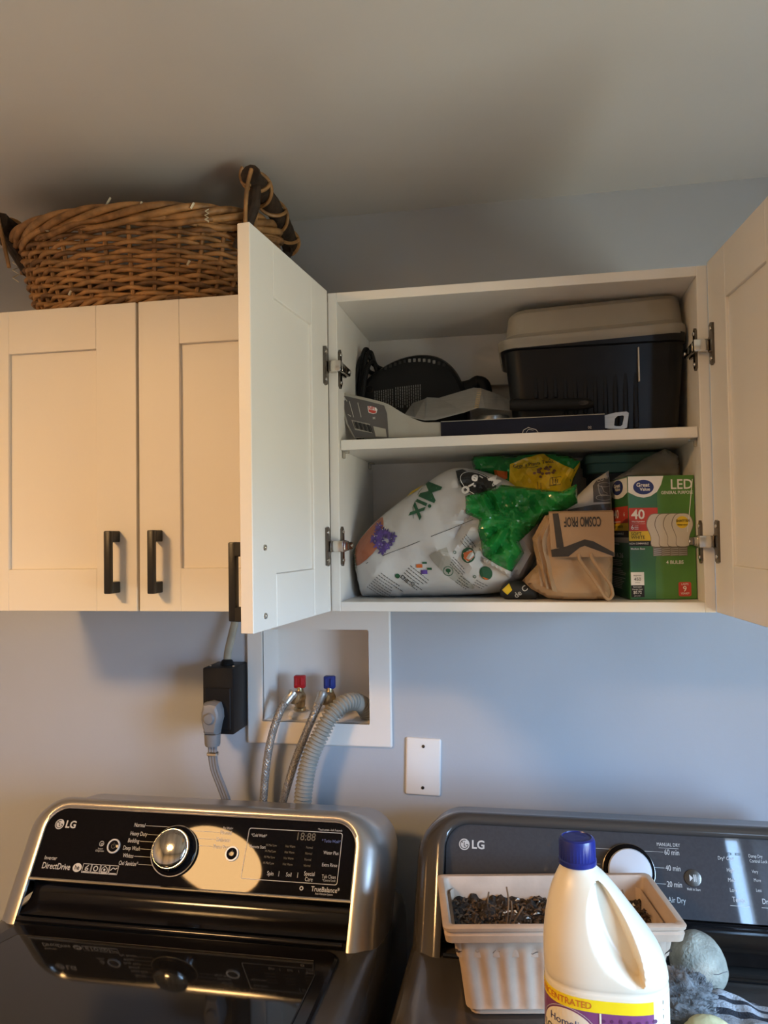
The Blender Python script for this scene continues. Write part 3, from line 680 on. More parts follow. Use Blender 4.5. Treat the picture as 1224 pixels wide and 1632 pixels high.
# ---- black appliance standing at the back
ap = thing('black_appliance', 'black plastic appliance with vents and warning text behind the spatula', 'appliance', (-0.20, -0.10, SZ))
out = smooth2([(-0.297, SZ + 0.003), (-0.301, 1.90), (-0.298, 1.942), (-0.272, 1.964), (-0.235, 1.982), (-0.195, 1.989), (-0.158, 1.983), (-0.130, 1.962), (-0.112, 1.93), (-0.103, 1.89), (-0.100, SZ + 0.003)], 5, False)
cxa, cza = -0.2, 1.88
rings = []
for sc_, y in ((0.90, -0.078), (0.97, -0.082), (1.0, -0.092), (1.0, -0.135), (0.975, -0.146), (0.93, -0.150)):
    rings.append([V((cxa + (u - cxa) * sc_, y, SZ + 0.001 + (v - SZ - 0.001) * sc_)) for u, v in out])
obj('housing', G().loft(rings), 'black_plastic', ap, ang=30)
for i in range(13):
    a = (i - 6) / 6; x = -0.200 + a * 0.055; z = 1.976 - 0.012 * a * a
    obj('vent_slot', G().box((x - 0.0026, -0.1512, z - 0.003), (x + 0.0026, -0.140, z + 0.0035), 0.0008), 'grey_print' if 4 < i < 11 else 'dark_void', ap)
fnA = planefn((0, -0.150, 0), (1, 0, 0), (0, 0, 1), (0, -1, 0), 0.0006)
g = G(); rt = random.Random(5)
for blk, x0, n, zt, zb in ((0, -0.276, 9, 1.922, 1.866), (1, -0.236, 12, 1.927, 1.884)):
    for i in range(n):
        x = x0 + i * 0.0042; z = zt + 0.001 * i * 0.3; end = zb + rt.uniform(0, 0.012)
        while z > end:
            l = rt.uniform(0.002, 0.006); put_line(g, [(x, z), (x, z - l)], 0.0016, fnA); z -= l + 0.0012
flatobj('warning_text', g, 'grey_print', ap)
obj('screw_well', G().lathe([(0.001, 0), (0.006, 0), (0.0068, 0.002), (0.0075, 0.0005)], (-0.287, -0.1495, 1.926), 18, (0, -1, 0)), 'dark_void', ap)
g = G().tube(catmull([(-0.115, -0.115, 1.925), (-0.098, -0.115, 1.928), (-0.085, -0.117, 1.934), (-0.074, -0.119, 1.928), (-0.070, -0.120, 1.905)], 6), [0.014] * 13 + [0.013] * 12, 12)
obj('latch', g, 'black_plastic', ap)
for i, (dx, top) in enumerate(((0, 2.004), (0.007, 1.998), (-0.006, 1.990), (0.012, 1.98))):
    P = catmull([(-0.304 + dx * 0.4, -0.155 - 0.004 * i, SZ + 0.012), (-0.308 + dx, -0.155 - 0.005 * i, 1.90), (-0.300 + dx, -0.150 - 0.004 * i, top - 0.02), (-0.292 + dx, -0.142, top), (-0.284 + dx * 1.2, -0.130, top - 0.025), (-0.262 + dx * 2, -0.115, 1.968 - 0.004 * i)], 8)
    obj('cord_loop', G().tube(P, 0.0042, 8), 'black_plastic', ap)

# ---- bent packaging card with navy sleeve and metal loop
pk = thing('barbecue_tool_pack', 'grey bent hang card with barcode and navy sleeve along the shelf edge', 'package', (-0.08, -0.27, SZ))
yP = -0.275
# card strip profile in xz (top and bottom edge lines), bent up at the left end
def strip(tops, bots, y0, y1, th):
    g = G(); n = len(tops); A = []
    for (xt, zt), (xb, zb) in zip(tops, bots): A.append((xt, zt, xb, zb))
    return A
top = smooth2([(-0.3215, 1.9000), (-0.318, 1.9035), (-0.300, 1.8975), (-0.262, 1.886), (-0.232, 1.876), (-0.210, 1.862), (-0.190, 1.850), (-0.170, 1.8415), (-0.150, 1.840), (-0.137, 1.8395)], 4, False)
bot = [(-0.137, SZ + 0.002), (-0.20, SZ + 0.002), (-0.262, SZ + 0.004), (-0.292, SZ + 0.006), (-0.306, 1.845), (-0.320, 1.890)]
card = top + bot
def cy(x, z): return yP + 0.020 * max(0, (-0.22 - x) / 0.1) ** 1.5
vs, fs, B_ = fill(card, 0.010)
g = G(); n = len(vs); th = 0.0014
g.add([V((x, cy(x, z), z)) for x, z in vs] + [V((x, cy(x, z) + th, z)) for x, z in vs], fs + [[i + n for i in f][::-1] for f in fs])
Nb = len(B_)
bi = [min(range(n), key=lambda q: (vs[q][0] - b.x) ** 2 + (vs[q][1] - b.y) ** 2) for b in B_]
g.f += [[bi[i], bi[(i + 1) % Nb], bi[(i + 1) % Nb] + n, bi[i] + n] for i in range(Nb)]; g.m += [0] * Nb
obj('hang_card', g, 'cardboard_grey', pk, smooth=False)
fnC = lambda x, z: V((x, cy(x, z) - 0.0008, z))
def cdecal(g, poly, e=0.0008, mi=0):
    vv, ff, _ = fill(poly, 0.009); g.add([V((x, cy(x, z) - e, z)) for x, z in vv], ff, mi)
g = G(); cdecal(g, [(-0.3165, 1.8975), (-0.300, 1.8925), (-0.262, 1.881), (-0.236, 1.8725), (-0.231, 1.858), (-0.229, SZ + 0.003), (-0.262, SZ + 0.0045), (-0.290, SZ + 0.007), (-0.303, 1.845)])
flatobj('card_print', g, 'card_dark', pk)
g = G(); cdecal(g, [(-0.2965, 1.852), (-0.262, 1.842), (-0.258, 1.826), (-0.290, 1.834)], 0.0016); cdecal(g, [(-0.256, 1.838), (-0.234, 1.832), (-0.232, SZ + 0.004), (-0.252, SZ + 0.006)], 0.0016)
flatobj('barcode_label', g, 'cardboard_grey', pk)
g = G(); fb = lambda x, z: V((x, cy(x, z) - 0.0024, z))
for i in range(13):
    u = i / 12; x = -0.293 + u * 0.031; z = 1.8495 - u * 0.0095; put_line(g, [(x, z), (x + 0.004, z - 0.013)], 0.0012 + 0.0007 * ((i * 7) % 3), fb)
flatobj('barcode', g, 'black_print', pk)
g = G(); put_poly(g, [(-0.2660, 1.8735), (-0.2580, 1.8725), (-0.2505, 1.8695), (-0.2480, 1.8660), (-0.2500, 1.8600), (-0.2560, 1.8590), (-0.2640, 1.8620), (-0.2655, 1.8670)], lambda x, z: V((x, cy(x, z) - 0.0018, z)))
flatobj('badge', g, 'white_print', pk)
g = G(); put_poly(g, [(-0.2645, 1.8675), (-0.2500, 1.8640), (-0.2510, 1.8605), (-0.2560, 1.8600), (-0.2630, 1.8630)], fb); put_text(g, 'NFL', 0.0075, lambda u, v: V((-0.2575 + u, cy(-0.2575, 1.866) - 0.0026, 1.8690 + v - u * 0.22)), bold=0.02)
flatobj('badge_print', g, 'red_print', pk)
g = G()
for (a, b) in (((-0.309, 1.892), (-0.304, 1.885)), ((-0.300, 1.885), (-0.292, 1.856)), ((-0.284, 1.881), (-0.278, 1.855)), ((-0.303, 1.862), (-0.297, 1.858))): put_line(g, [a, b], 0.0012, lambda x, z: V((x, cy(x, z) - 0.0018, z)))
put_poly(g, ell(-0.3095, 1.8900, 0.0022, 0.0034, 10), lambda x, z: V((x, cy(x, z) - 0.0018, z))); put_text(g, 'M', 0.006, lambda u, v: V((-0.2545 + u, cy(-0.254, 1.85) - 0.0018, 1.8515 + v)), bold=0.02)
flatobj('card_text', g, 'legend', pk)
g = G().prism([(-0.139, SZ + 0.001), (0.128, SZ + 0.001), (0.128, 1.8410), (-0.139, 1.8395)], lambda u, v, d: V((u, d, v)), yP - 0.002, yP + 0.023)
obj('navy_sleeve', g, 'navy', pk, smooth=False)
g = G().prism([(-0.139, 1.8395), (0.128, 1.8410), (0.128, 1.8420), (-0.139, 1.8405)], lambda u, v, d: V((u, d, v)), yP - 0.003, yP + 0.023)
obj('sleeve_edge', g, 'cardboard_grey', pk, smooth=False)
g = G(); fnN = planefn((0, yP - 0.002, 0), (1, 0, 0), (0, 0, 1), (0, -1, 0), 0.0006)
sh = [(-0.004, SZ + 0.001), (-0.002, 1.8205), (0.006, 1.8245), (0.010, 1.8228), (0.018, 1.8205), (0.022, SZ + 0.001)]
put_line(g, sh, 0.0009, fnN); put_line(g, [(0.002, SZ + 0.002), (0.006, 1.8215), (0.014, 1.8195)], 0.0007, fnN); put_text(g, '02', 0.006, fnN, at=(0.104, 1.8205))
flatobj('sleeve_print', g, 'legend', pk)
lp = [(0.124, 1.8205), (0.128, 1.8400), (0.145, 1.8440), (0.163, 1.8450), (0.1665, 1.8425), (0.163, 1.8190), (0.158, 1.8168), (0.135, 1.8180)]
li = [(0.1430, 1.8230), (0.1445, 1.8345), (0.149, 1.8385), (0.157, 1.8390), (0.159, 1.8375), (0.1560, 1.8235), (0.153, 1.8215), (0.146, 1.8218)]
g = G(); nn = len(lp)
for d0 in (yP + 0.004,):
    rings = [[V((u, d0, v)) for u, v in lp], [V((u, d0 + 0.003, v)) for u, v in lp], [V((u, d0 + 0.003, v)) for u, v in li], [V((u, d0, v)) for u, v in li], [V((u, d0, v)) for u, v in lp]]
    g.loft(rings, cap0=False, cap1=False)
obj('metal_loop', g, 'steel', pk, smooth=False, label='steel hanging loop')

# ---- wide steel spatula with black handle lying on the pack
sp = thing('spatula', 'wide steel spatula with black handle resting on the navy pack', 'spatula', (-0.05, -0.24, SZ + 0.03))
def spt(x, z, y): return V((x, y, z))
g = G()
blade_t = [(-0.199, 1.8875, -0.190), (-0.176, 1.8935, -0.195), (-0.172, 1.896, -0.195), (-0.150, 1.893, -0.200), (-0.088, 1.9075, -0.205), (-0.074, 1.9055, -0.207)]
blade_b = [(-0.203, 1.8560, -0.262), (-0.185, 1.8500, -0.262), (-0.168, 1.8455, -0.262), (-0.150, 1.8455, -0.262), (-0.100, 1.8570, -0.258), (-0.079, 1.8640, -0.256)]
th = 0.0016
v1 = [V((x, y, z)) for x, z, y in blade_t] + [V((x, y, z)) for x, z, y in blade_b]
v2 = [p + V((0, 0.0012, th)) for p in v1]; m6 = len(blade_t); vv = v1 + v2; N = len(v1); fs = []
for i in range(m6 - 1): fs += [[i, i + 1, m6 + i + 1, m6 + i], [N + i, N + m6 + i, N + m6 + i + 1, N + i + 1], [i, N + i, N + i + 1, i + 1], [m6 + i, m6 + i + 1, N + m6 + i + 1, N + m6 + i]]
fs += [[0, m6, N + m6, N], [m6 - 1, N + m6 - 1, N + 2 * m6 - 1, 2 * m6 - 1]]
g.add(vv, fs); obj('blade', g, 'steel', sp, smooth=False)
g = G(); a = [V((-0.0745, -0.207, 1.9055)), V((-0.0795, -0.256, 1.8640)), V((-0.066, -0.258, 1.8635)), V((-0.021, -0.256, 1.8560)), V((-0.0195, -0.225, 1.8760)), V((-0.045, -0.212, 1.8930))]
b2 = [p + V((0.0, 0.002, 0.0014)) for p in a]
g.add(a + b2, [[0, 1, 2, 3, 4, 5], [11, 10, 9, 8, 7, 6]] + [[i, (i + 1) % 6, 6 + (i + 1) % 6, 6 + i] for i in range(6)]); obj('blade_neck', g, 'steel', sp, smooth=False)
g = G()
for i in range(11):
    t = i / 10; p = V((-0.0795, -0.2575, 1.8645)).lerp(V((-0.0765, -0.2085, 1.904)), t); g.box(p - V((0.004, 0.0006, 0.0006)), p + V((0.0035, 0.0002, 0.0014)), 0.0003)
obj('serration', g, 'brass', sp)
g = G(); rings = []
for x, zc, h, d in ((-0.024, 1.8655, 0.008, 0.009), (-0.016, 1.8655, 0.0105, 0.010), (0.030, 1.8640, 0.0095, 0.010), (0.080, 1.8625, 0.0095, 0.010), (0.103, 1.8620, 0.0085, 0.009), (0.112, 1.8610, 0.005, 0.006)):
    rings.append([V((x, -0.2605 + d * math.cos(q), zc + h * math.sin(q))) for q in [2 * PI * k / 14 for k in range(14)]])
obj('grip', G().loft(rings), 'black_plastic', sp)
obj('grip_hole', G().lathe([(0.001, 0), (0.0042, 0), (0.0048, 0.001), (0.0055, 0.0002)], (0, 0, 0), 16, (0, -1, 0)).xf(Matrix.Translation((0.096, -0.2695, 1.8625)) @ Matrix.Diagonal((1.6, 1, 0.75, 1))), 'dark_void', sp)
# ---- small round tin under the spatula neck
tn = G().lathe([(0.001, 0), (0.030, 0), (0.0305, 0.002), (0.0305, 0.016), (0.029, 0.018), (0.001, 0.018)], (-0.040, -0.192, SZ + 0.0005), 36)
obj('tin', G().lathe([(0.001, 0), (0.029, 0), (0.0298, 0.002), (0.0298, 0.0415), (0.0285, 0.043), (0.001, 0.043)], (-0.056, -0.195, SZ + 0.0005), 36), 'steel', label='small round steel tin under the spatula neck', cat='tin')

# ================================================================== LOWER SHELF
FZ = CZ0 + PT + 0.0006
# ---- potting mix bag
pm = thing('potting_mix_bag', 'half-empty white potting mix bag with green top slumped on the cabinet floor', 'bag', (-0.14, -0.18, FZ))
bag_out = smooth2([(-0.3065, 1.590), (-0.3055, 1.632), (-0.268, 1.676), (-0.214, 1.717), (-0.168, 1.747), (-0.128, 1.767), (-0.085, 1.763), (-0.030, 1.742), (0.008, 1.700), (0.020, 1.645), (0.008, 1.590), (-0.030, 1.553), (-0.085, FZ + 0.004), (-0.20, FZ), (-0.285, FZ), (-0.298, FZ + 0.008)], 3)
BAG = Pillow(bag_out, -0.200, 0.078, 0.135, amp=0.022, seed=4, f0=9, edge=0.105, n=4)
_bc = BAG.c
def bag_folds(x, z):
    a = math.atan2(z - 1.672, x + 0.015); r = math.hypot(z - 1.672, x + 0.015); t = (a * 2.1 + 0.9 * noise.noise((x * 20, z * 20, 7))) % 1.0
    return _bc(x, z) + (abs(2 * t - 1) - 0.5) * 1.1 * math.exp(-((r - 0.075) / 0.05) ** 2)
BAG.c = bag_folds
obj('bag_body', BAG.mesh(0.0065), 'bag_white', pm, ang=30)
# printed areas of the bag
g = G(); BAG.decal(g, smooth2([(-0.299, 1.632), (-0.270, 1.668), (-0.250, 1.682), (-0.246, 1.650), (-0.262, 1.619), (-0.297, 1.597)], 3), 0.007); flatobj('print_pot', g, 'bag_clay', pm, label='printed terracotta pot')
g = G(); rv = random.Random(2)
for i in range(26):
    a = rv.uniform(0, 6.28); q = rv.random() ** 0.5; x = -0.243 + 0.019 * q * math.cos(a); z = 1.650 + 0.026 * q * math.sin(a) + (x + 0.243) * 0.3
    pet = [(x + 0.0085 * (0.65 + 0.35 * math.cos(5 * t)) * math.cos(t), z + 0.0085 * (0.65 + 0.35 * math.cos(5 * t)) * math.sin(t)) for t in [2 * PI * k / 20 for k in range(20)]]
    put_poly(g, pet, BAG.fn(0.0022 + 0.0002 * (i % 5)))
flatobj('print_violets', g, 'violet', pm, label='printed cluster of violet flowers')
g = G()
for i in range(14): a = rv.uniform(0, 6.28); q = rv.random() ** 0.5; put_poly(g, ell(-0.243 + 0.018 * q * math.cos(a), 1.650 + 0.024 * q * math.sin(a), 0.0008, 0.0008, 6), BAG.fn(0.0036))
flatobj('print_flower_eyes', g, 'white_print', pm)
g = G(); put_text(g, 'Mix', 0.046, BAG.fn(0.0018), rot=R(-114), at=(-0.171, 1.710), bold=0.015, maxe=0.008); put_line(g, [(-0.190, 1.678), (-0.192, 1.698), (-0.184, 1.725), (-0.170, 1.745)], 0.0011, BAG.fn())
flatobj('print_mix', g, 'dgreen_print', pm)
g = G(); BAG.decal(g, [(-0.202, 1.728), (-0.180, 1.740), (-0.188, 1.729), (-0.208, 1.718)], 0.006); flatobj('print_orange', g, 'yellow_print', pm)
g = G(); BAG.decal(g, ell(-0.079, 1.734, 0.036, 0.020, 30, R(-32)), 0.006, 0.0042); BAG.decal(g, [(-0.119, 1.760), (-0.108, 1.763), (-0.085, 1.752), (-0.095, 1.730), (-0.106, 1.728), (-0.112, 1.738)], 0.006, 0.0040)
flatobj('logo_oval', g, 'black_print', pm)
g = G(); f6 = BAG.fn(0.0058); put_text(g, 'M', 0.024, f6, rot=R(-55), at=(-0.0535, 1.741), bold=0.02, maxe=0.006); put_text(g, 'e', 0.024, f6, rot=R(-15), at=(-0.085, 1.7475), bold=0.03, maxe=0.006); put_text(g, 'r', 0.022, f6, rot=R(-60), at=(-0.0885, 1.7325), bold=0.03, maxe=0.006)
put_text(g, 'o', 0.026, f6, rot=R(-60), at=(-0.0985, 1.7255), bold=0.03, maxe=0.006); put_line(g, [(-0.078, 1.7495), (-0.072, 1.7455)], 0.0022, f6)
e1 = ell(-0.079, 1.734, 0.0345, 0.0186, 30, R(-32)); e2 = ell(-0.079, 1.734, 0.0335, 0.0176, 30, R(-32)); put_ring(g, e1, e2, BAG.fn(0.0052))
flatobj('logo_lettering', g, 'white_print', pm)
g = G(); BAG.decal(g, smooth2([(-0.162, 1.612), (-0.158, 1.618), (-0.135, 1.628), (-0.131, 1.625), (-0.124, 1.606), (-0.110, 1.583), (-0.090, 1.560), (-0.100, 1.557), (-0.125, 1.572), (-0.148, 1.594)], 3), 0.007); flatobj('print_panel', g, 'cardboard_grey', pm)
g = G(); put_ring(g, ell(-0.132, 1.588, 0.0085, 0.0085), ell(-0.132, 1.588, 0.0075, 0.0075), BAG.fn(0.002)); put_poly(g, ell(-0.132, 1.589, 0.0042, 0.0036, 14), BAG.fn(0.002)); put_poly(g, rect(-0.1327, 1.583, -0.1313, 1.588), BAG.fn(0.002))
put_poly(g, ell(-0.097, 1.615, 0.0118, 0.0128), BAG.fn(0.0022)); put_poly(g, ell(-0.069, 1.584, 0.0105, 0.0118, 24, 0.4), BAG.fn(0.0022)); put_poly(g, ell(-0.2195, 1.580, 0.0042, 0.0042, 14), BAG.fn(0.002))
for (x, z) in ((-0.119, 1.620), (-0.088, 1.578)): put_ring(g, ell(x, z, 0.0024, 0.0028, 14), ell(x, z, 0.0016, 0.002, 14), BAG.fn(0.002))
put_poly(g, rect(-0.176, 1.6005, -0.168, 1.604), BAG.fn(0.002)); put_poly(g, rect(-0.168, 1.590, -0.160, 1.594), BAG.fn(0.002))
flatobj('print_green_marks', g, 'dgreen_print', pm)
g = G(); put_poly(g, [(-0.105, 1.619), (-0.090, 1.623), (-0.087, 1.612), (-0.096, 1.605), (-0.104, 1.609)], BAG.fn(0.003)); put_poly(g, [(-0.076, 1.578), (-0.064, 1.574), (-0.070, 1.5725)], BAG.fn(0.003)); put_poly(g, rect(-0.186, 1.594, -0.176, 1.600), BAG.fn(0.002))
flatobj('print_orange_marks', g, 'bag_orange', pm)
g = G(); put_poly(g, rect(-0.179, 1.583, -0.168, 1.590), BAG.fn(0.002)); flatobj('print_purple_mark', g, 'violet', pm)
g = G(); rt = random.Random(9)
def lines(x0, z0, dx, dz, n, L, w=0.0011, rot=R(-28)):
    for i in range(n):
        x, z = x0 + dx * i, z0 + dz * i; s = 0
        while s < L * rt.uniform(0.7, 1): l = rt.uniform(0.002, 0.006); put_line(g, [(x + s * math.cos(rot), z + s * math.sin(rot)), (x + (s + l) * math.cos(rot), z + (s + l) * math.sin(rot))], w, BAG.fn(0.0018)); s += l + 0.0011
lines(-0.247, 1.586, -0.0042, -0.0036, 8, 0.045, rot=R(-40)); lines(-0.196, 1.598, -0.0038, -0.0040, 6, 0.042, rot=R(-42)); lines(-0.122, 1.612, -0.002, -0.004, 4, 0.028, 0.0009, R(-50)); lines(-0.112, 1.580, -0.003, -0.0035, 4, 0.024, 0.0009, R(-40)); lines(-0.086, 1.572, -0.003, -0.0035, 3, 0.020, 0.0009, R(-30)); lines(-0.100, 1.650, -0.003, -0.0035, 4, 0.026, 0.0009, R(-55))
put_text(g, 'Our C', 0.010, BAG.fn(0.002), rot=R(-36), at=(-0.203, 1.572), bold=0.01); put_line(g, [(-0.275, 1.602), (-0.237, 1.618), (-0.194, 1.633), (-0.153, 1.649), (-0.129, 1.658), (-0.088, 1.674)], 0.0009, BAG.fn(0.0014))
flatobj('print_text', g, 'black_print', pm)
g = G(); put_text(g, 'QUARTS', 0.0095, BAG.fn(0.003), rot=R(-88), at=(-0.3005, 1.610), bold=0.01); flatobj('print_quarts', g, 'dgreen_print', pm)
# green glossy top of the bag folded over the front
GF = [(-0.100, 1.714), (-0.074, 1.720), (-0.041, 1.733), (-0.005, 1.728), (0.029, 1.722), (0.059, 1.719), (0.083, 1.731), (0.084, 1.699), (0.066, 1.689), (0.045, 1.684), (0.028, 1.679), (0.015, 1.662), (-0.013, 1.636), (-0.005, 1.617), (-0.027, 1.584), (-0.048, 1.595), (-0.072, 1.611), (-0.080, 1.657), (-0.077, 1.674), (-0.099, 1.684)]
def gsl(x, z): return min(BAG.front(min(x, 0.0), z), -0.245) - 0.004 + 0.200
FL = Pillow(GF, -0.200, 0.013, 0.0, amp=0.030, seed=12, f0=20, edge=0.010, slope=gsl, n=4)
obj('green_top', FL.mesh(0.0038), 'bag_green', pm, ang=9, label='glossy green folded top of the bag')
HM = Pillow([(-0.073, 1.613), (-0.048, 1.597), (-0.026, 1.586), (-0.030, 1.577), (-0.058, 1.594), (-0.072, 1.603)], -0.200, 0.006, 0.0, amp=0.003, seed=3, edge=0.006, slope=lambda x, z: gsl(x, z) - 0.004)
obj('green_top_hem', HM.mesh(0.005), 'bag_white', pm, ang=40)
# ---- dark bag wedged at the floor
DB = Pillow(smooth2([(-0.046, 1.556), (-0.030, 1.570), (0.004, 1.568), (0.016, 1.556), (0.012, FZ), (-0.038, FZ)], 3), -0.255, 0.012, 0.05, amp=0.004, seed=8, edge=0.02)
db = thing('dark_bag', 'small dark printed bag wedged between potting mix and paper bag', 'bag', (-0.015, -0.25, FZ))
obj('bag_body', DB.mesh(0.006), 'black_print', db, ang=45)
g = G(); put_text(g, 'de C', 0.013, DB.fn(), rot=R(38), at=(-0.012, 1.553), bold=0.01); flatobj('lettering', g, 'legend', db)
g = G(); DB.decal(g, [(-0.043, 1.556), (-0.031, 1.567), (-0.026, 1.556), (-0.034, 1.548)], 0.005); flatobj('print', g, 'bag_yellow', db)
# ---- yellow and green bag behind
YO = [(-0.098, 1.785), (-0.093, 1.793), (-0.018, 1.792), (0.003, 1.794), (0.024, 1.7945), (0.042, 1.7945), (0.069, 1.790), (0.097, 1.778), (0.094, 1.766), (0.084, 1.745), (0.076, 1.712), (0.060, 1.700), (-0.02, 1.700), (-0.05, 1.725), (-0.061, 1.754), (-0.093, 1.766)]
YB = Pillow(YO, -0.150, 0.030, 0.045, amp=0.028, seed=21, f0=18, edge=0.016, n=4)
yb = thing('plant_food_bag', 'yellow and green glossy garden bag behind the potting mix', 'bag', (0.0, -0.15, 1.66))
obj('bag_body', YB.mesh(0.005), 'bag_green', yb, ang=10)
g = G(); YB.decal(g, [(-0.027, 1.773), (0.0, 1.784), (0.032, 1.791), (0.041, 1.783), (0.059, 1.773), (0.083, 1.761), (0.0955, 1.776), (0.0925, 1.765), (0.082, 1.745), (0.074, 1.714), (0.058, 1.704), (-0.015, 1.704), (-0.030, 1.730)], 0.006); flatobj('yellow_print', g, 'bag_yellow', yb)
g = G(); put_text(g, 'Grows Plants Twice', 0.0088, YB.fn(0.0022), rot=R(6), at=(0.014, 1.7725), bold=0.005, maxe=0.006); put_line(g, [(-0.014, 1.766), (0.012, 1.7665), (0.040, 1.770)], 0.0008, YB.fn(0.0022))
for x, z in ((0.020, 1.735), (0.046, 1.742)): put_line(g, [(x, z + 0.006), (x + 0.001, z - 0.008), (x + 0.006, z - 0.007), (x + 0.006, z + 0.004)], 0.0008, YB.fn(0.0022))
for i in range(3): put_line(g, [(0.047 + i * 0.004, 1.744), (0.046 + i * 0.004, 1.737)], 0.0009, YB.fn(0.0022))
put_line(g, [(0.042, 1.746), (0.061, 1.749), (0.059, 1.734), (0.041, 1.733), (0.042, 1.746)], 0.0007, YB.fn(0.0022))
flatobj('lettering', g, 'black_print', yb)
g = G(); rv = random.Random(31)
for i in range(18): cx_, cz_ = ((0.021, 1.757), (0.042, 1.758))[i % 2]; a = rv.uniform(0, 6.28); q = rv.random() ** .5 * 0.009; put_poly(g, ell(cx_ + q * math.cos(a), cz_ + q * math.sin(a), 0.003, 0.0024, 8), YB.fn(0.0026 + i * 0.00005))
flatobj('flower_print', g, 'wicker_dark', yb)
g = G(); YB.decal(g, [(-0.056, 1.764), (-0.032, 1.760), (-0.032, 1.748), (-0.044, 1.744), (-0.054, 1.752)], 0.006); flatobj('orange_print', g, 'bag_orange', yb)

# ---- brown paper bag
pb = thing('paper_bag', 'brown paper carrier bag folded over with upside-down lettering', 'paper bag', (0.07, -0.27, FZ))
KO = [(0.034, 1.680), (0.020, 1.660), (0.008, 1.642), (0.014, 1.618), (0.015, 1.597), (-0.009, 1.572), (0.005, 1.558), (0.032, 1.543), (0.060, FZ + 0.0005), (0.096, FZ), (0.132, FZ), (0.136, 1.60), (0.136, 1.680)]
KB = Pillow(KO, -0.268, 0.032, 0.05, amp=0.022, seed=17, f0=8, edge=0.026, n=6)
obj('bag_body', KB.mesh(0.006), 'kraft', pb, ang=22)
# pleated gusset at the left
for i, dx in enumerate((0.0, 0.007, 0.014)):
    P = [(0.030 + dx, 1.679), (0.010 + dx, 1.640), (0.016 + dx, 1.600), (0.020 + dx * 1.3, 1.565 - 0.004 * i)]
    g = G(); q = smooth2(P, 4, False); n = len(q)
    a = [V((x, KB.front(x, z) - 0.004 - 0.002 * i, z)) for x, z in q]; b = [V((x + 0.008, KB.front(x + 0.008, z) + 0.001, z - 0.002)) for x, z in q]; c = [p + V((0.0015, 0.003, 0)) for p in a]
    g.add(a + b + c, [[k, k + 1, n + k + 1, n + k] for k in range(n - 1)] + [[2 * n + k, n + k, n + k + 1, 2 * n + k + 1] for k in range(n - 1)] + [[k, 2 * n + k, 2 * n + k + 1, k + 1] for k in range(n - 1)])
    obj('gusset_fold', g, 'kraft', pb, smooth=False)
yk = -0.312
def fk(u, v, d): return V((u, yk + 0.010 * ((u - 0.085) / 0.05) ** 2 * (1 if u < 0.085 else 0.3) + d - 0.004 * math.sin((v - 1.61) / 0.07 * PI), v))
g = G(); NX, NZ = 14, 10; fl = lambda i, j: (0.035 + (0.1345 - 0.035) * i / NX + 0.003 * (1 - j / NZ) * (1 - i / NX), 1.611 + (1.6815 - 1.611) * j / NZ)
vs = [fk(*fl(i, j), 0.0) for j in range(NZ + 1) for i in range(NX + 1)]; vb = [fk(*fl(i, j), 0.0016) for j in range(NZ + 1) for i in range(NX + 1)]; W_ = NX + 1; n = len(vs)
q = [[j * W_ + i, j * W_ + i + 1, (j + 1) * W_ + i + 1, (j + 1) * W_ + i] for j in range(NZ) for i in range(NX)]
rim = [i for i in range(W_)] + [j * W_ + NX for j in range(1, NZ + 1)] + [NZ * W_ + i for i in range(NX - 1, -1, -1)] + [j * W_ for j in range(NZ - 1, 0, -1)]
g.add(vs + vb, q + [[n + k for k in f][::-1] for f in q] + [[rim[k], rim[(k + 1) % len(rim)], n + rim[(k + 1) % len(rim)], n + rim[k]] for k in range(len(rim))])
# fold over the top back to the bag
flp = obj('folded_flap', g, 'kraft', pb, ang=40)
g = G().loft([[fk(u, 1.6815, 0.0) for u in (0.035, 0.07, 0.10, 0.1345)], [V((u, -0.300, 1.6845)) for u in (0.035, 0.07, 0.10, 0.1345)], [V((u, -0.275, 1.682)) for u in (0.035, 0.07, 0.10, 0.1345)]], closed=False)
obj('top_fold', g, 'kraft', pb)
fkp = lambda u, v: fk(u, v, -0.0008)
g = G(); put_text(g, 'COSMO PROF', 0.0215, fkp, rot=PI, at=(0.0865, 1.6675), sx=0.42, bold=0.022, maxe=0.01)
def fdec(poly):
    vv, ff, _ = fill(poly, 0.008); g.add([fkp(x, z) for x, z in vv], ff)
fdec([(0.041, 1.681), (0.050, 1.681), (0.057, 1.626), (0.046, 1.626)]); fdec([(0.0372, 1.623), (0.060, 1.628), (0.089, 1.639), (0.102, 1.636), (0.1335, 1.618), (0.1335, 1.6115), (0.117, 1.618), (0.089, 1.629), (0.081, 1.626), (0.064, 1.612), (0.0385, 1.6115)])
flatobj('lettering', g, 'kraft_print', pb)
for P in ([(0.080, -0.312, 1.616), (0.082, -0.315, 1.605), (0.100, -0.317, 1.578), (0.117, -0.314, 1.550), (0.125, -0.311, 1.545), (0.1305, -0.310, 1.552)], [(0.099, -0.312, 1.616), (0.101, -0.315, 1.607), (0.115, -0.317, 1.585), (0.127, -0.314, 1.567), (0.1305, -0.310, 1.552)]):
    obj('paper_handle', G().tube(catmull(P, 6), 0.0026, 8), 'kraft', pb)

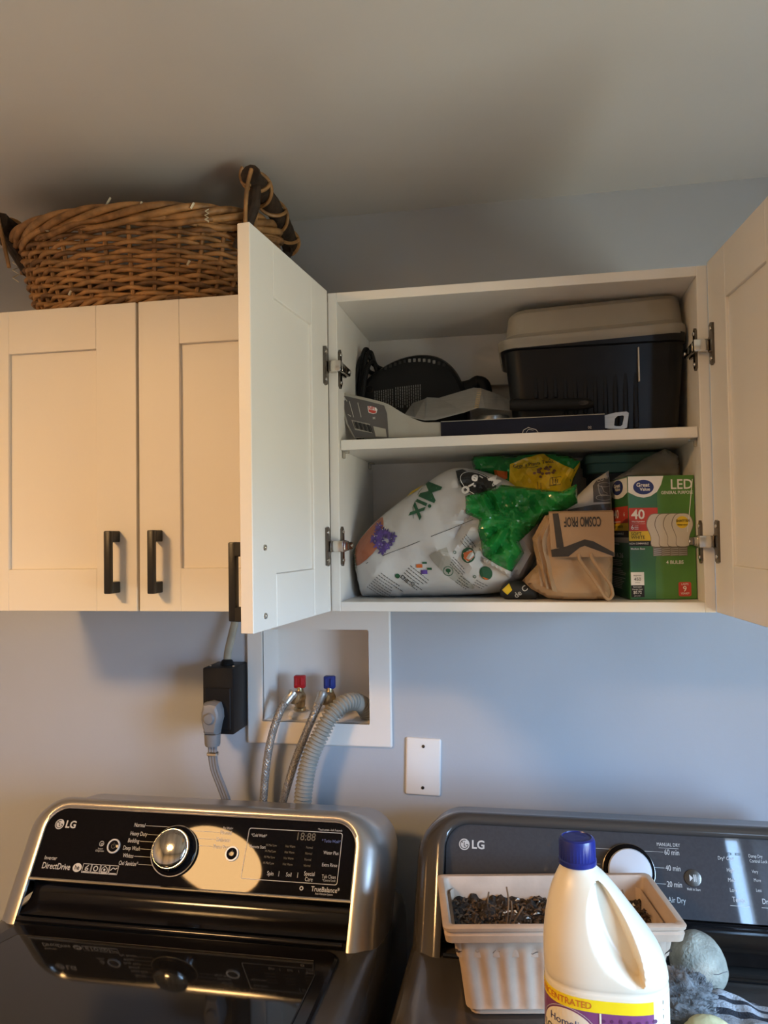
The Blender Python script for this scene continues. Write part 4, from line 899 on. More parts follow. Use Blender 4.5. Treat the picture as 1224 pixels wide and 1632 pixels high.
# ---- LED bulb carton
led = thing('bulb_carton', 'green carton of four LED bulbs standing at the right of the cabinet', 'box', (0.213, -0.21, FZ))
lx0, lx1, ly0, ly1, lz0, lz1 = 0.1605, 0.2660, -0.268, -0.150, FZ, 1.7400
obj('carton', G().box((lx0, ly0, lz0), (lx1, ly1, lz1), 0.0012), 'box_green', led)
W, H = lx1 - lx0, lz1 - lz0
f0 = planefn((lx0, ly0, lz0), (1, 0, 0), (0, 0, 1), (0, -1, 0), 0.0003); f1 = planefn((lx0, ly0, lz0), (1, 0, 0), (0, 0, 1), (0, -1, 0), 0.0006); f2 = planefn((lx0, ly0, lz0), (1, 0, 0), (0, 0, 1), (0, -1, 0), 0.0009); f3 = planefn((lx0, ly0, lz0), (1, 0, 0), (0, 0, 1), (0, -1, 0), 0.0012)
D = ly1 - ly0
h0 = planefn((lx0, ly1, lz0), (0, -1, 0), (0, 0, 1), (-1, 0, 0), 0.0003); h1 = planefn((lx0, ly1, lz0), (0, -1, 0), (0, 0, 1), (-1, 0, 0), 0.0006); h2 = planefn((lx0, ly1, lz0), (0, -1, 0), (0, 0, 1), (-1, 0, 0), 0.0009)
# crop coordinates of the printed front -> carton: 295..1080 wide, 130..1500 tall
cu = lambda x: (x - 295) / 785 * W
cv = lambda y: (1500 - y) / 1370 * H
def P2(L): return [(cu(x), cv(y)) for x, y in L]
g = G(); put_poly(g, P2([(640, 130), (1080, 130), (1080, 1495), (600, 1495), (600, 1100), (640, 900)]), f0); flatobj('front_panel', g, 'box_lime', led)
g = G(); put_poly(g, P2([(298, 135), (720, 135), (690, 230), (640, 310), (560, 358), (480, 372), (400, 358), (298, 310)]), f1)
put_poly(g, P2(rect(305, 1340, 462, 1196)), f1)
put_text(g, 'LED', 0.0225, f2, at=(cu(930), cv(235)), bold=0.012, sx=0.92); put_text(g, 'GENERAL PURPOSE', 0.0068, f2, at=(cu(875), cv(322)), bold=0.012, sx=0.86)
put_text(g, '4 BULBS', 0.0078, f2, at=(cu(830), cv(1093)), bold=0.012); put_text(g, 'Medium Base', 0.0042, f2, 'LEFT', at=(cu(312), cv(938)), bold=0.015)
put_text(g, '40', 0.0215, f2, at=(cu(408), cv(562)), bold=0.02); put_text(g, 'Watt Equivalent', 0.0032, f2, at=(cu(408), cv(637)), bold=0.02); put_text(g, '6', 0.0100, f2, at=(cu(338), cv(702)), bold=0.012); put_line(g, P2([(325, 662), (490, 662)]), 0.0003, f2)
for i in range(3): put_line(g, P2([(362, 685 + i * 17), (408, 685 + i * 17)]), 0.0008, f2)
put_text(g, 'NON DIMMABLE', 0.0044, f3, at=(cu(408), cv(880)), bold=0.012, sx=0.95)
put_text(g, '$0.72', 0.0066, f3, at=(cu(378), cv(1420)), bold=0.012, sx=0.9); put_text(g, 'Energy Cost', 0.0033, f3, at=(cu(378), cv(1385))); put_text(g, 'Estimated', 0.0033, f3, at=(cu(378), cv(1358))); put_text(g, 'per year', 0.0030, f3, at=(cu(378), cv(1455)))
put_text(g, '9', 0.0125, f3, at=(cu(938), cv(1388)), bold=0.015); put_text(g, 'LASTS', 0.0042, f3, at=(cu(940), cv(1335)), bold=0.015); put_text(g, 'YEARS*', 0.0042, f3, at=(cu(940), cv(1437)), bold=0.015)
gl = planefn((lx0, ly0, lz0), (1, 0, 0), (0, 0, 1), (0, -1, 0), 0.0018)
put_text(g, 'Great', 0.0088, gl, at=(cu(472), cv(232)), bold=0.025); put_text(g, 'Value', 0.0074, gl, at=(cu(495), cv(280)), bold=0.025)
flatobj('white_lettering', g, 'white_print', led)
g = G(); put_poly(g, ell(cu(480), cv(255), 0.0165, 0.0118, 32), f2); flatobj('logo_oval', g, 'blue_print', led)
g = G(); put_poly(g, P2(rect(300, 742, 645, 485)), f0); put_poly(g, [(cu(865) + u, cv(1468) + v) for u, v in rrect(0, 0, cu(1015) - cu(865), cv(1310) - cv(1468), 0.003)], f1); flatobj('red_print', g, 'red_print', led)
g = G(); put_poly(g, P2(rect(295, 850, 560, 742)), f0); put_poly(g, ell(cu(928), cv(650), 0.0098, 0.0098), f3); flatobj('yellow_print', g, 'yellow_print', led)
g = G(); put_poly(g, P2(rect(295, 908, 550, 852)), f0); put_poly(g, P2(rect(305, 1470, 462, 1341)), f1)
put_text(g, 'SOFT', 0.0072, f1, 'LEFT', at=(cu(318), cv(773))); put_text(g, 'WHITE', 0.0072, f1, 'LEFT', at=(cu(318), cv(812))); put_text(g, 'Brightness', 0.0030, f2, at=(cu(383), cv(1232))); put_text(g, '450', 0.0075, f2, at=(cu(383), cv(1275))); put_text(g, 'lumens', 0.0028, f2, at=(cu(383), cv(1310)))
f4 = planefn((lx0, ly0, lz0), (1, 0, 0), (0, 0, 1), (0, -1, 0), 0.0016); put_text(g, 'SHATTER', 0.0056, f4, at=(cu(935), cv(636)), bold=0.015, sx=0.95); put_text(g, 'RESISTANT', 0.0033, f4, at=(cu(930), cv(680)), bold=0.015)
flatobj('black_lettering', g, 'black_print', led)
# the four pictured bulbs, overlapping left to right
bulb = smooth2([(0, 550), (-75, 560), (-120, 620), (-128, 690), (-100, 760), (-80, 820), (-72, 915), (72, 915), (80, 820), (100, 760), (128, 690), (120, 620), (75, 560)], 3)
for i, xc in enumerate((632, 730, 830, 930)):
    e = 0.0004 + i * 0.00016
    fe = planefn((lx0, ly0, lz0), (1, 0, 0), (0, 0, 1), (0, -1, 0), e); fe2 = planefn((lx0, ly0, lz0), (1, 0, 0), (0, 0, 1), (0, -1, 0), e + 0.00008)
    g = G(); put_poly(g, P2([(xc + x, y) for x, y in bulb]), fe); put_poly(g, P2(rect(xc - 55, 1020, xc + 52, 915)), fe); b_ = flatobj('bulb_outline', g, 'bulb_edge', led)
    g = G(); put_poly(g, P2([(xc + x * 0.93, 733 + (y - 733) * 0.965) for x, y in bulb]), fe2); flatobj('bulb_picture', g, 'bulb_white', b_)
    g = G()
    for k in range(4): put_line(g, P2([(xc - 48, 945 + k * 22), (xc + 45, 938 + k * 22)]), 0.0011, fe2)
    flatobj('bulb_thread', g, 'steel', b_)
# left side of the carton
sv = cv
g = G(); put_poly(g, [(0.02 * D, H - 0.002), (0.98 * D, H - 0.002), (0.98 * D, H * 0.87), (0.75 * D, H * 0.838), (0.5 * D, H * 0.828), (0.25 * D, H * 0.838), (0.02 * D, H * 0.87)], h0)
put_text(g, '40', 0.020, h1, at=(0.38 * D, cv(545)), sx=1.6, bold=0.02); put_text(g, '6', 0.010, h1, at=(0.80 * D, cv(550)), sx=1.8, bold=0.01); put_text(g, 'NON DIMMABLE', 0.0050, h2, at=(0.45 * D, cv(770)), sx=2.0, bold=0.012); put_text(g, '$16.26', 0.0110, h1, at=(0.42 * D, cv(1020)), sx=2.2, bold=0.02)
rt = random.Random(4)
for i in range(17):
    if i in (4, 9): continue
    put_line(g, [(0.06 * D, cv(1075 + i * 20)), (D * rt.uniform(0.55, 0.85), cv(1075 + i * 20))], 0.0012, h1)
put_line(g, [(0.06 * D, cv(632)), (0.6 * D, cv(632))], 0.0014, h1); put_line(g, [(0.06 * D, cv(885)), (0.5 * D, cv(890))], 0.0016, h1)
h3 = planefn((lx0, ly1, lz0), (0, -1, 0), (0, 0, 1), (-1, 0, 0), 0.0014)
put_text(g, 'Great', 0.0085, h3, at=(0.47 * D, cv(215)), sx=2.0, bold=0.025); put_text(g, 'Value', 0.0072, h3, at=(0.5 * D, cv(258)), sx=2.0, bold=0.025)
flatobj('side_lettering', g, 'white_print', led)
g = G(); put_poly(g, ell(0.48 * D, cv(235), 0.034, 0.0125, 28), h1); flatobj('side_logo_oval', g, 'blue_print', led)
g = G(); put_poly(g, rect(0.01 * D, cv(650), 0.99 * D, cv(460)), h0); flatobj('side_red', g, 'red_print', led)
g = G(); put_poly(g, rect(0.01 * D, cv(735), 0.99 * D, cv(650)), h0); flatobj('side_yellow', g, 'yellow_print', led)
g = G(); put_poly(g, rect(0.01 * D, cv(810), 0.99 * D, cv(735)), h0); put_text(g, 'SOFT WHITE', 0.0060, h1, at=(0.45 * D, cv(692)), sx=1.9); flatobj('side_black', g, 'black_print', led)
g = G(); put_poly(g, rect(0.01 * D, cv(870), 0.99 * D, cv(812)), h0); flatobj('side_grey', g, 'legend', led)
obj('wrap_crease', G().tube([(lx0 + cu(1062), ly0 - 0.0007, lz0 + cv(175)), (lx0 + cu(1020), ly0 - 0.0007, lz0 + cv(520)), (lx0 + cu(985), ly0 - 0.0007, lz0 + cv(760))], 0.0006, 6), 'white_print', led)

led.rotation_euler.z = R(8); led.location.x -= 0.007; led.location.y += 0.006
# ---- things pushed to the back of the lower shelf
CF = Pillow([(0.078, 1.690), (0.099, 1.716), (0.123, 1.739), (0.150, 1.756), (0.1535, 1.700), (0.150, 1.60), (0.085, 1.60)], -0.190, 0.014, 0.035, amp=0.006, seed=41, edge=0.02)
cf = thing('coffee_pouch', 'crumpled pale pouch with a cup drawing between paper bag and carton', 'pouch', (0.12, -0.18, 1.60))
obj('pouch_body', CF.mesh(0.006), 'bag_white', cf, ang=45)
g = G(); CF.decal(g, [(0.122, 1.730), (0.129, 1.740), (0.149, 1.744), (0.151, 1.702), (0.122, 1.701)], 0.006); CF.decal(g, [(0.080, 1.690), (0.121, 1.697), (0.151, 1.699), (0.150, 1.660), (0.081, 1.66)], 0.006); flatobj('dark_print', g, 'card_dark', cf)
g = G(); fc = CF.fn(0.0024); put_ring(g, ell(0.141, 1.731, 0.011, 0.004), ell(0.141, 1.731, 0.0102, 0.0034), fc); put_line(g, [(0.130, 1.731), (0.132, 1.718), (0.135, 1.712), (0.147, 1.713)], 0.0008, fc); put_line(g, [(0.136, 1.729), (0.140, 1.719), (0.146, 1.716)], 0.0008, fc); put_ring(g, ell(0.140, 1.709, 0.014, 0.005), ell(0.140, 1.709, 0.0132, 0.0044), fc); put_text(g, 'CO &', 0.008, fc, at=(0.138, 1.741), rot=R(20))
flatobj('cup_drawing', g, 'legend', cf); cf.location.x -= 0.009
TB = G(); rg = []
for k, z in ((0, 1.755), (0.004, 1.757), (0.004, 1.772), (0.008, 1.774), (0.008, 1.786), (0.002, 1.791), (-0.03, 1.792)):
    rg.append(rr3(0.112 - k, 0.240 + k, -0.140 - k, -0.022, 0.02, z))
tl = thing('food_tub', 'dull green tub lid showing above the bags at the back of the lower shelf', 'tub', (0.16, -0.08, FZ))
obj('tub_lid', TB.loft(rg), 'teal_cloth', tl)
obj('tub_body', G().loft([rr3(0.116, 0.236, -0.132, -0.024, 0.02, FZ + 0.001), rr3(0.114, 0.238, -0.136, -0.024, 0.02, 1.755)]), 'dark_void', tl)  # body coloured near black for the shaded void under the lid
FO = Pillow([(0.150, 1.742), (0.175, 1.757), (0.205, 1.778), (0.240, 1.7935), (0.262, 1.782), (0.264, 1.757), (0.262, 1.742)], -0.160, 0.014, 0.010, amp=0.014, seed=51, f0=12, edge=0.016)
obj('zip_bag', FO.mesh(0.005), 'clear_film', label='crumpled clear plastic bag lying on top of the bulb carton', cat='plastic bag', ang=30)
FG = Pillow([(0.238, 1.745), (0.236, 1.790), (0.250, 1.7945), (0.2645, 1.7945), (0.2655, 1.745)], -0.075, 0.030, 0.030, amp=0.010, seed=52, f0=12, edge=0.015)
FGp = Pillow([(0.2495, 1.742), (0.2495, 1.788), (0.2555, 1.7945), (0.2655, 1.7945), (0.2665, 1.742), (0.2665, FZ), (0.2500, FZ)], -0.085, 0.03, 0.03, amp=0.006, seed=52, f0=12, edge=0.01)
obj('green_bag', FGp.mesh(0.008), 'bag_green', label='green glossy bag in the back right corner of the lower shelf', cat='bag', ang=30)

# ================================================================== WASHER AND DRYER
LEAN = R(33); CL, SL = math.cos(LEAN), math.sin(LEAN); DECK = 1.0
def console_frame(z0, lean=LEAN):
    c, s = math.cos(lean), math.sin(lean)
    def CP(x, t, d=0.0): return V((x, -0.25 + t * s - d * c, z0 + t * c + d * s))
    return CP
def arch(xc, hw, top, r, bot, n=9):
    out = [(xc - hw, bot + (top - r - bot) * k / 5) for k in range(5)]
    for i in range(n + 1): a = PI - PI / 2 * i / n; out.append((xc - hw + r + r * math.cos(a), top - r + r * math.sin(a)))
    for i in range(n + 1): a = PI / 2 - PI / 2 * i / n; out.append((xc + hw - r + r * math.cos(a), top - r + r * math.sin(a)))
    out += [(xc + hw, top - r + (bot - top + r) * (k + 1) / 5) for k in range(5)]
    return out
def body(root, x0, x1, m, zt):
    """cabinet of the machine: rounded top edges, front and side seams"""
    g = G(); rings = []
    for ins, z in ((0, 0.03), (0, zt - 0.05), (0.002, zt - 0.03), (0.008, zt - 0.014), (0.018, zt - 0.005), (0.032, zt - 0.0005), (0.05, zt)):
        rings.append([V((u, v, z)) for u, v in rrect(x0 + ins, -0.86 + ins, x1 - ins, -0.11 - ins * 0.2, 0.03, 6)])
    obj('body', g.loft(rings), m, root, ang=30)
    for fx in (x0 + 0.06, x1 - 0.06):
        for fy in (-0.80, -0.17): obj('foot', G().lathe([(0.001, 0.0005), (0.024, 0.001), (0.024, 0.016), (0.012, 0.02), (0.012, 0.031), (0.001, 0.031)], (fx, fy, 0), 16), 'black_plastic', root)
def console(root, CP, xc, z0, shell_m, panel_m, trim_m, CPp=None):
    CPp = CPp or CP
    L = [(0.291, -0.017, 0.040, -0.003), (0.292, -0.015, 0.041, 0.002), (0.297, -0.010, 0.045, 0.0032), (0.306, -0.003, 0.052, 0.001), (0.318, 0.003, 0.060, -0.006), (0.328, 0.006, 0.066, -0.015), (0.336, 0.0075, 0.070, -0.028), (0.3415, 0.008, 0.073, -0.046), (0.345, 0.009, 0.075, -0.070), (0.3455, 0.02, 0.075, -0.105), (0.340, 0.030, 0.07, -0.135)]
    rings = []
    for hw, top, r, d in L:
        bot = (DECK - 0.012 - z0 - d * SL) / CL; tt = top + (max(0, -d - 0.02) * SL / CL * 0.18)
        rings.append([CP(x, t, d) for x, t in arch(xc, hw, tt, r, bot)])
    g = G().loft(rings, closed=False)
    g.add([p for p in rings[-1]], [list(range(len(rings[-1])))])
    obj('console', g, shell_m, root, ang=60)
    pa = arch(xc, 0.2905, -0.0175, 0.0395, -0.137)
    pn = obj('control_panel', G().prism(pa, lambda u, v, d: CPp(u, v, d), -0.010, -0.0015), panel_m, root, smooth=False)
    if trim_m:
        rim = arch(xc, 0.2915, -0.0165, 0.040, -0.138)
        obj('panel_trim', G().tube([CP(x, t, 0.0005) for x, t in rim], 0.0016, 6), trim_m, root)
        obj('panel_trim', G().tube([CP(xc - 0.292, -0.1385, 0.0), CP(xc + 0.292, -0.1385, 0.0)], 0.0030, 8), trim_m, root)
    # dark trough between panel and deck
    k = 0.0 if CPp is CP else 1.0
    pr = [(-0.137, -0.004 - 0.022 * k), (-0.1395, -0.016), (-0.146, -0.022), (-0.156, -0.0235), (-0.166, -0.0215), (-0.176, -0.016), (-0.186, -0.009), (-0.194, -0.003)]
    pr = pr[:1] + [(t, d - 0.012 * k * (1 - i / 6)) for i, (t, d) in enumerate(pr[1:])]
    g = G().loft([[CP(x, t, d) for x in (xc - 0.2912, xc + 0.2912)] for t, d in pr], closed=False)
    g.loft([[CP(x, t, d - 0.006) for x in (xc - 0.2912, xc + 0.2912)] for t, d in pr], closed=False)
    obj('trough', g, 'trough_black', root, ang=60)
    return pn
def lg_logo(g, gd, fn, fd, x, t, r, size):
    put_poly(g, ell(x, t, r, r, 28), fn); put_text(g, 'LG', size, fn, 'LEFT', at=(x + r * 1.35, t), bold=0.025)
    put_ring(gd, ell(x, t, r * 0.80, r * 0.80, 28, a0=R(-10), a1=R(285)), ell(x, t, r * 0.68, r * 0.68, 28, a0=R(-10), a1=R(285)), fd) if False else None
    A = ell(x, t, r * 0.80, r * 0.80, 26, a0=R(70), a1=R(355)); B = ell(x, t, r * 0.66, r * 0.66, 26, a0=R(70), a1=R(355))
    for i in range(len(A) - 1): gd.add([fd(*A[i]), fd(*A[i + 1]), fd(*B[i + 1]), fd(*B[i])], [[0, 1, 2, 3]])
    put_line(gd, [(x + r * 0.74, t), (x + r * 0.28, t)], r * 0.14, fd); put_line(gd, [(x - r * 0.02, t + r * 0.42), (x - r * 0.02, t - r * 0.32), (x + r * 0.30, t - r * 0.32)], r * 0.15, fd); put_poly(gd, ell(x - r * 0.38, t + r * 0.36, r * 0.12, r * 0.12, 10), fd)

# ---- washer
wx = -0.586; wz0 = 1.170
wa = thing('washing_machine', 'graphite top-loading washing machine with black glass lid and chrome knob', 'washing machine', (wx, -0.48, 0))
body(wa, wx - 0.348, wx + 0.352, 'washer_body', DECK - 0.006)
CW = console_frame(wz0)
console(wa, CW, wx, wz0, 'graphite', 'gloss_black', 'chrome')
fw = lambda x, t: CW(x, t, -0.0010); fw2 = lambda x, t: CW(x, t, -0.0006)
g = G(); gd = G()
lg_logo(g, gd, fw, fw2, -0.8515, -0.046, 0.0088, 0.0175)
S_ = 0.0098; nx = 0.70
for s, x, t in (('Normal', -0.684, -0.040), ('Heavy Duty', -0.676, -0.0545), ('Bedding', -0.688, -0.0665), ('Deep Wash', -0.6825, -0.079), ('Whites', -0.692, -0.0915), ('Oxi Sanitize*', -0.680, -0.104)):
    vs, fs = text2d(s, S_, 'RIGHT'); put_text(g, s, S_, fw, 'RIGHT', at=(x, t), sx=nx)
for s, t, xs in (('', -0.040, -0.683), ('', -0.0545, -0.675), ('', -0.0665, -0.687), ('', -0.079, -0.6815), ('', -0.0915, -0.691), ('', -0.104, -0.679)):
    a = math.asin(max(-1, min(1, (t + 0.079) / 0.0425))); xe = -0.6175 - 0.0425 * math.cos(a) - 0.001
    put_line(g, [(xs, t), (xe, t)], 0.0006, fw)
for s, t, xs in (('Normal', -0.044, -0.541), ('Delicates', -0.056, -0.5455), ('Perm Press', -0.0675, -0.5485)):
    put_text(g, s, S_, fw, 'LEFT', at=(xs, t), sx=nx); a = math.asin((t + 0.079) / 0.0425); put_line(g, [(-0.6175 + 0.0425 * math.cos(a) + 0.001, t), (xs - 0.002, t)], 0.0006, fw)
put_text(g, 'Pre Wash+', 0.0058, fw, 'LEFT', at=(-0.537, -0.0365), sx=nx)
put_text(g, 'Inverter', 0.0095, fw, 'LEFT', at=(-0.861, -0.1035), sx=0.8); put_text(g, 'DirectDrive', 0.0145, fw, 'LEFT', at=(-0.861, -0.1165), sx=0.78, bold=0.008)
put_poly(g, ell(-0.7925, -0.116, 0.0085, 0.0072, 24), fw)
for i in range(4):
    x0 = -0.7825 + i * 0.0172; put_ring(g, rect(x0, -0.1235, x0 + 0.0165, -0.1085), rect(x0 + 0.0008, -0.1227, x0 + 0.0157, -0.1093), fw)
    put_line(g, [(x0 + 0.002, -0.1216), (x0 + 0.0145, -0.1216)], 0.0012, fw)
gx = -0.7825; put_line(g, [(gx + 0.011, -0.111), (gx + 0.006, -0.115), (gx + 0.006, -0.119), (gx + 0.011, -0.119), (gx + 0.011, -0.116), (gx + 0.007, -0.116)], 0.0014, fw)
put_ring(g, ell(gx + 0.0255, -0.1155, 0.0045, 0.0045, 20), ell(gx + 0.0255, -0.1155, 0.003, 0.003, 20), fw); put_line(g, [(gx + 0.037, -0.120), (gx + 0.037, -0.115), (gx + 0.0425, -0.1105), (gx + 0.048, -0.115), (gx + 0.048, -0.120), (gx + 0.037, -0.120)], 0.0010, fw); put_poly(g, ell(gx + 0.0425, -0.1165, 0.002, 0.002, 10), fw)
put_line(g, [(gx + 0.054, -0.117), (gx + 0.058, -0.1125), (gx + 0.063, -0.1145), (gx + 0.066, -0.112)], 0.0014, fw)
# smart icon next to the power button
put_ring(g, ell(-0.7585, -0.0745, 0.0045, 0.0045, 18), ell(-0.7585, -0.0745, 0.0037, 0.0037, 18), fw); put_ring(g, ell(-0.7575, -0.0755, 0.0022, 0.0022, 12), ell(-0.7575, -0.0755, 0.0014, 0.0014, 12), fw); put_text(g, 'Smart', 0.0042, fw, at=(-0.7585, -0.083)); put_text(g, 'Diagnosis', 0.0042, fw, at=(-0.7585, -0.0865))
# display frame
put_ring(g, rrect(-0.489, -0.1155, -0.3205, -0.0335, 0.004), rrect(-0.488, -0.1145, -0.3215, -0.0345, 0.0035), fw)
for s, x, t, z in (('*Cold Wash*', -0.483, -0.0455, 0.0072), ('*Remote Start', -0.484, -0.064, 0.0072)): put_text(g, s, z, fw, 'LEFT', at=(x, t), sx=0.72)
for s, t in (('Water Plus', -0.0665), ('Extra Rinse', -0.0855), ('Tub Clean', -0.1035)): put_text(g, s, 0.0078, fw, 'RIGHT', at=(-0.324, t), sx=0.74)
put_text(g, '*Control Lock', 0.0055, fw, 'RIGHT', at=(-0.324, -0.1090), sx=0.7)
for s, x, t in (('Spin', -0.438, -0.1045), ('Soil', -0.4055, -0.1045), ('Special', -0.370, -0.1010), ('Care', -0.370, -0.1095)): put_text(g, s, 0.0092, fw, at=(x, t), sx=0.75)
for x in (-0.423, -0.390): put_line(g, [(x, -0.108), (x, -0.100)], 0.0007, fw)
put_text(g, '*Touch screen - lock 3 seconds', 0.0048, fw, 'RIGHT', at=(-0.322, -0.0300), sx=0.7)
put_text(g, 'TrueBalance*', 0.0108, fw, 'RIGHT', at=(-0.3155, -0.1235), sx=0.82, bold=0.01); put_ring(g, ell(-0.3805, -0.1235, 0.0034, 0.0034, 16), ell(-0.3805, -0.1235, 0.0018, 0.0018, 16), fw); put_text(g, 'Anti-Vibration System', 0.0045, fw, 'RIGHT', at=(-0.326, -0.1300), sx=0.75)
flatobj('panel_lettering', g, 'legend', wa)
put_text(gd, 'he', 0.0105, fw2, at=(-0.7925, -0.116), sx=0.9, bold=0.02); flatobj('logo_lines', gd, 'gloss_black', wa)
g = G(); put_text(g, '18:88', 0.018, fw, at=(-0.385, -0.0435), sx=0.9)
for r_ in range(4):
    for c_ in range(3): put_text(g, ('Hi Med Low', 'Hot Warm', 'Normal')[c_], 0.0055, fw, at=(-0.444 + c_ * 0.034, -0.060 - r_ * 0.0095), sx=0.7)
flatobj('display_segments', g, 'legend_dim', wa)
g = G(); put_text(g, '* Turbo Wash*', 0.0070, fw, 'RIGHT', at=(-0.323, -0.0480), sx=0.74, bold=0.01); flatobj('blue_lettering', g, 'legend_blue', wa)
nW = CW(0, 0, 1) - CW(0, 0, 0)
kc = CW(-0.6175, -0.079, -0.0015)
kn = obj('knob_skirt', G().lathe([(0.001, 0), (0.0415, 0), (0.0415, 0.004), (0.0395, 0.0065), (0.0365, 0.008), (0.0345, 0.012), (0.0335, 0.020), (0.001, 0.020)], kc, 48, nW), 'gloss_black', wa)
obj('knob_ring', G().lathe([(0.0408, 0.0), (0.0424, 0.0), (0.0424, 0.0046), (0.0408, 0.0052), (0.0400, 0.0046)], kc, 48, nW), 'chrome', kn)
obj('knob_dome', G().lathe([(0.0325, 0.019), (0.0322, 0.0225)] + [(0.0315 * math.cos(a), 0.0225 + 0.010 * math.sin(a)) for a in [PI / 2 * i / 8 for i in range(9)]], kc, 48, nW), 'knob_chrome', kn, ang=60, label='brushed chrome knob face')
for x, r, m in ((-0.734, 0.0108, 'legend'), (-0.512, 0.0108, 'ring_glow')):
    b_ = obj('button', G().lathe([(0.001, 0), (0.0100, 0), (0.0098, 0.0016), (0.0085, 0.0020), (0.001, 0.0016)], CW(x, -0.0775, -0.0014), 28, nW), 'gloss_black', wa)
    obj('button_ring', G().lathe([(r - 0.0014, 0), (r + 0.0014, 0), (r + 0.0012, 0.0022), (r - 0.0012, 0.0022), (r - 0.0014, 0)], CW(x, -0.0775, -0.0012), 32, nW), m, b_)
    g = G(); fb_ = lambda u, v: CW(u, v, 0.0008); A = ell(x, -0.0775, 0.0042, 0.0042, 20, a0=R(125), a1=R(415)); B = ell(x, -0.0775, 0.0035, 0.0035, 20, a0=R(125), a1=R(415))
    for i in range(len(A) - 1): g.add([fb_(*A[i]), fb_(*A[i + 1]), fb_(*B[i + 1]), fb_(*B[i])], [[0, 1, 2, 3]])
    put_line(g, [(x, -0.0715), (x, -0.0765)], 0.0008, fb_); flatobj('button_symbol', g, 'legend_dim', b_)
# lid
lx0_, lx1_ = wx - 0.2865, wx + 0.2865
obj('hinge_bar', G().tube([(lx0_, -0.3655, DECK + 0.0035), (lx1_, -0.3655, DECK + 0.0035)], 0.0048, 12), 'trough_black', wa)
rg = [[V((u, v, z)) for u, v in rr_] for rr_, z in ((rrect(lx0_, -0.815, lx1_, -0.372, 0.03), DECK - 0.008), (rrect(lx0_, -0.815, lx1_, -0.372, 0.03), DECK - 0.002), (rrect(lx0_ + 0.004, -0.811, lx1_ - 0.004, -0.376, 0.028), DECK + 0.001))]
ld = obj('lid_frame', G().loft(rg), 'trough_black', wa, ang=30)
gl_ = [(lx0_ + 0.022, -0.79), (lx1_ - 0.022, -0.79), (lx1_ - 0.022, -0.45), (lx1_ - 0.034, -0.412), (lx0_ + 0.034, -0.412), (lx0_ + 0.022, -0.45)]
obj('lid_glass', G().prism(gl_, lambda u, v, d: V((u, v, d)), DECK + 0.0005, DECK + 0.0028), 'lid_glass', ld, smooth=False)
n_ = len(gl_)
obj('glass_seal', G().tube([(u, v, DECK + 0.0022) for u, v in gl_], 0.0011, 6, closed=True), 'dark_nickel', ld)

# ---- dryer
dx = 0.147; dz0 = 1.180
dy = thing('dryer', 'dark grey clothes dryer with white dial and planter standing on top', 'dryer', (dx, -0.48, 0))
body(dy, dx - 0.350, dx + 0.352, 'dryer_body', DECK)
CD = console_frame(dz0, R(22)); nD = CD(0, 0, 1) - CD(0, 0, 0)
console(dy, console_frame(dz0), dx, dz0, 'dryer_body', 'dryer_panel', None, CD)
fd_ = lambda x, t: CD(x, t, -0.0010); fd2 = lambda x, t: CD(x, t, -0.0006)
g = G(); gd = G()
lg_logo(g, gd, fd_, fd2, -0.1130, -0.049, 0.0088, 0.0180)
put_text(g, 'MANUAL DRY', 0.0072, fd_, at=(0.2115, -0.0325), sx=0.78); put_line(g, [(0.1965, -0.0375), (0.2265, -0.0375)], 0.0005, fd_)
for s, t in (('60 min', -0.0435), ('40 min', -0.0665), ('20 min', -0.0895), ('Air Dry', -0.1115)):
    put_text(g, s, 0.0115, fd_, 'LEFT', at=(0.2045, t), sx=0.72); put_line(g, [(0.187, t), (0.2030, t)], 0.0006, fd_)
put_line(g, [(0.170, -0.0435), (0.2030, -0.0435)], 0.0006, fd_); put_line(g, [(0.098, -0.0435), (0.128, -0.0435)], 0.0006, fd_); put_line(g, [(0.092, -0.0665), (0.105, -0.0665)], 0.0006, fd_)
put_text(g, 'Hold to Start', 0.0052, fd_, at=(0.244, -0.0945), sx=0.72)
for s, x, t, z in (('Dry*', 0.2895, -0.0475, 0.0072), ('Cool', 0.3020, -0.0475, 0.0072), ('High', 0.3010, -0.0640, 0.0080), ('Med', 0.3010, -0.0780, 0.0080), ('Low', 0.3020, -0.0920, 0.0080), ('Temp.', 0.3090, -0.1050, 0.0105), ('Dry Level', 0.357, -0.1050, 0.0105)): put_text(g, s, z, fd_, at=(x, t), sx=0.74)
for x0, x1 in ((0.295, 0.323), (0.340, 0.375)): put_line(g, [(x0, -0.1135), (x1, -0.1135)], 0.0006, fd_)
for s, t in (('Damp Dry', -0.0420), ('Control Lock', -0.0490), ('Very', -0.0640), ('More', -0.0760), ('Less', -0.0900)): put_text(g, s, 0.0066, fd_, 'LEFT', at=(0.330 + (t + 0.042) * -0.1, t), sx=0.72)
flatobj('panel_lettering', g, 'legend', dy)
for x, t in ((0.2890, -0.0405), (0.3015, -0.0405), (0.3140, -0.0405)): put_ring(gd, rrect(x - 0.0035, t - 0.0016, x + 0.0035, t + 0.0016, 0.0008), rrect(x - 0.0023, t - 0.0008, x + 0.0023, t + 0.0008, 0.0004), fd_)
for x, t in ((0.2920, -0.0640), (0.2930, -0.0780), (0.2940, -0.0920), (0.3265, -0.0420), (0.3275, -0.0490), (0.3290, -0.0640), (0.3305, -0.0770), (0.3325, -0.0900)): put_poly(gd, ell(x, t, 0.0017, 0.0014, 12), fd_)
flatobj('panel_marks', gd, 'black_print', dy)
kc = CD(0.1480, -0.074, -0.0015)
kn = obj('knob_skirt', G().lathe([(0.001, 0), (0.0395, 0), (0.0395, 0.005), (0.0375, 0.008), (0.0345, 0.010), (0.0335, 0.018), (0.001, 0.018)], kc, 48, nD), 'gloss_black', dy)
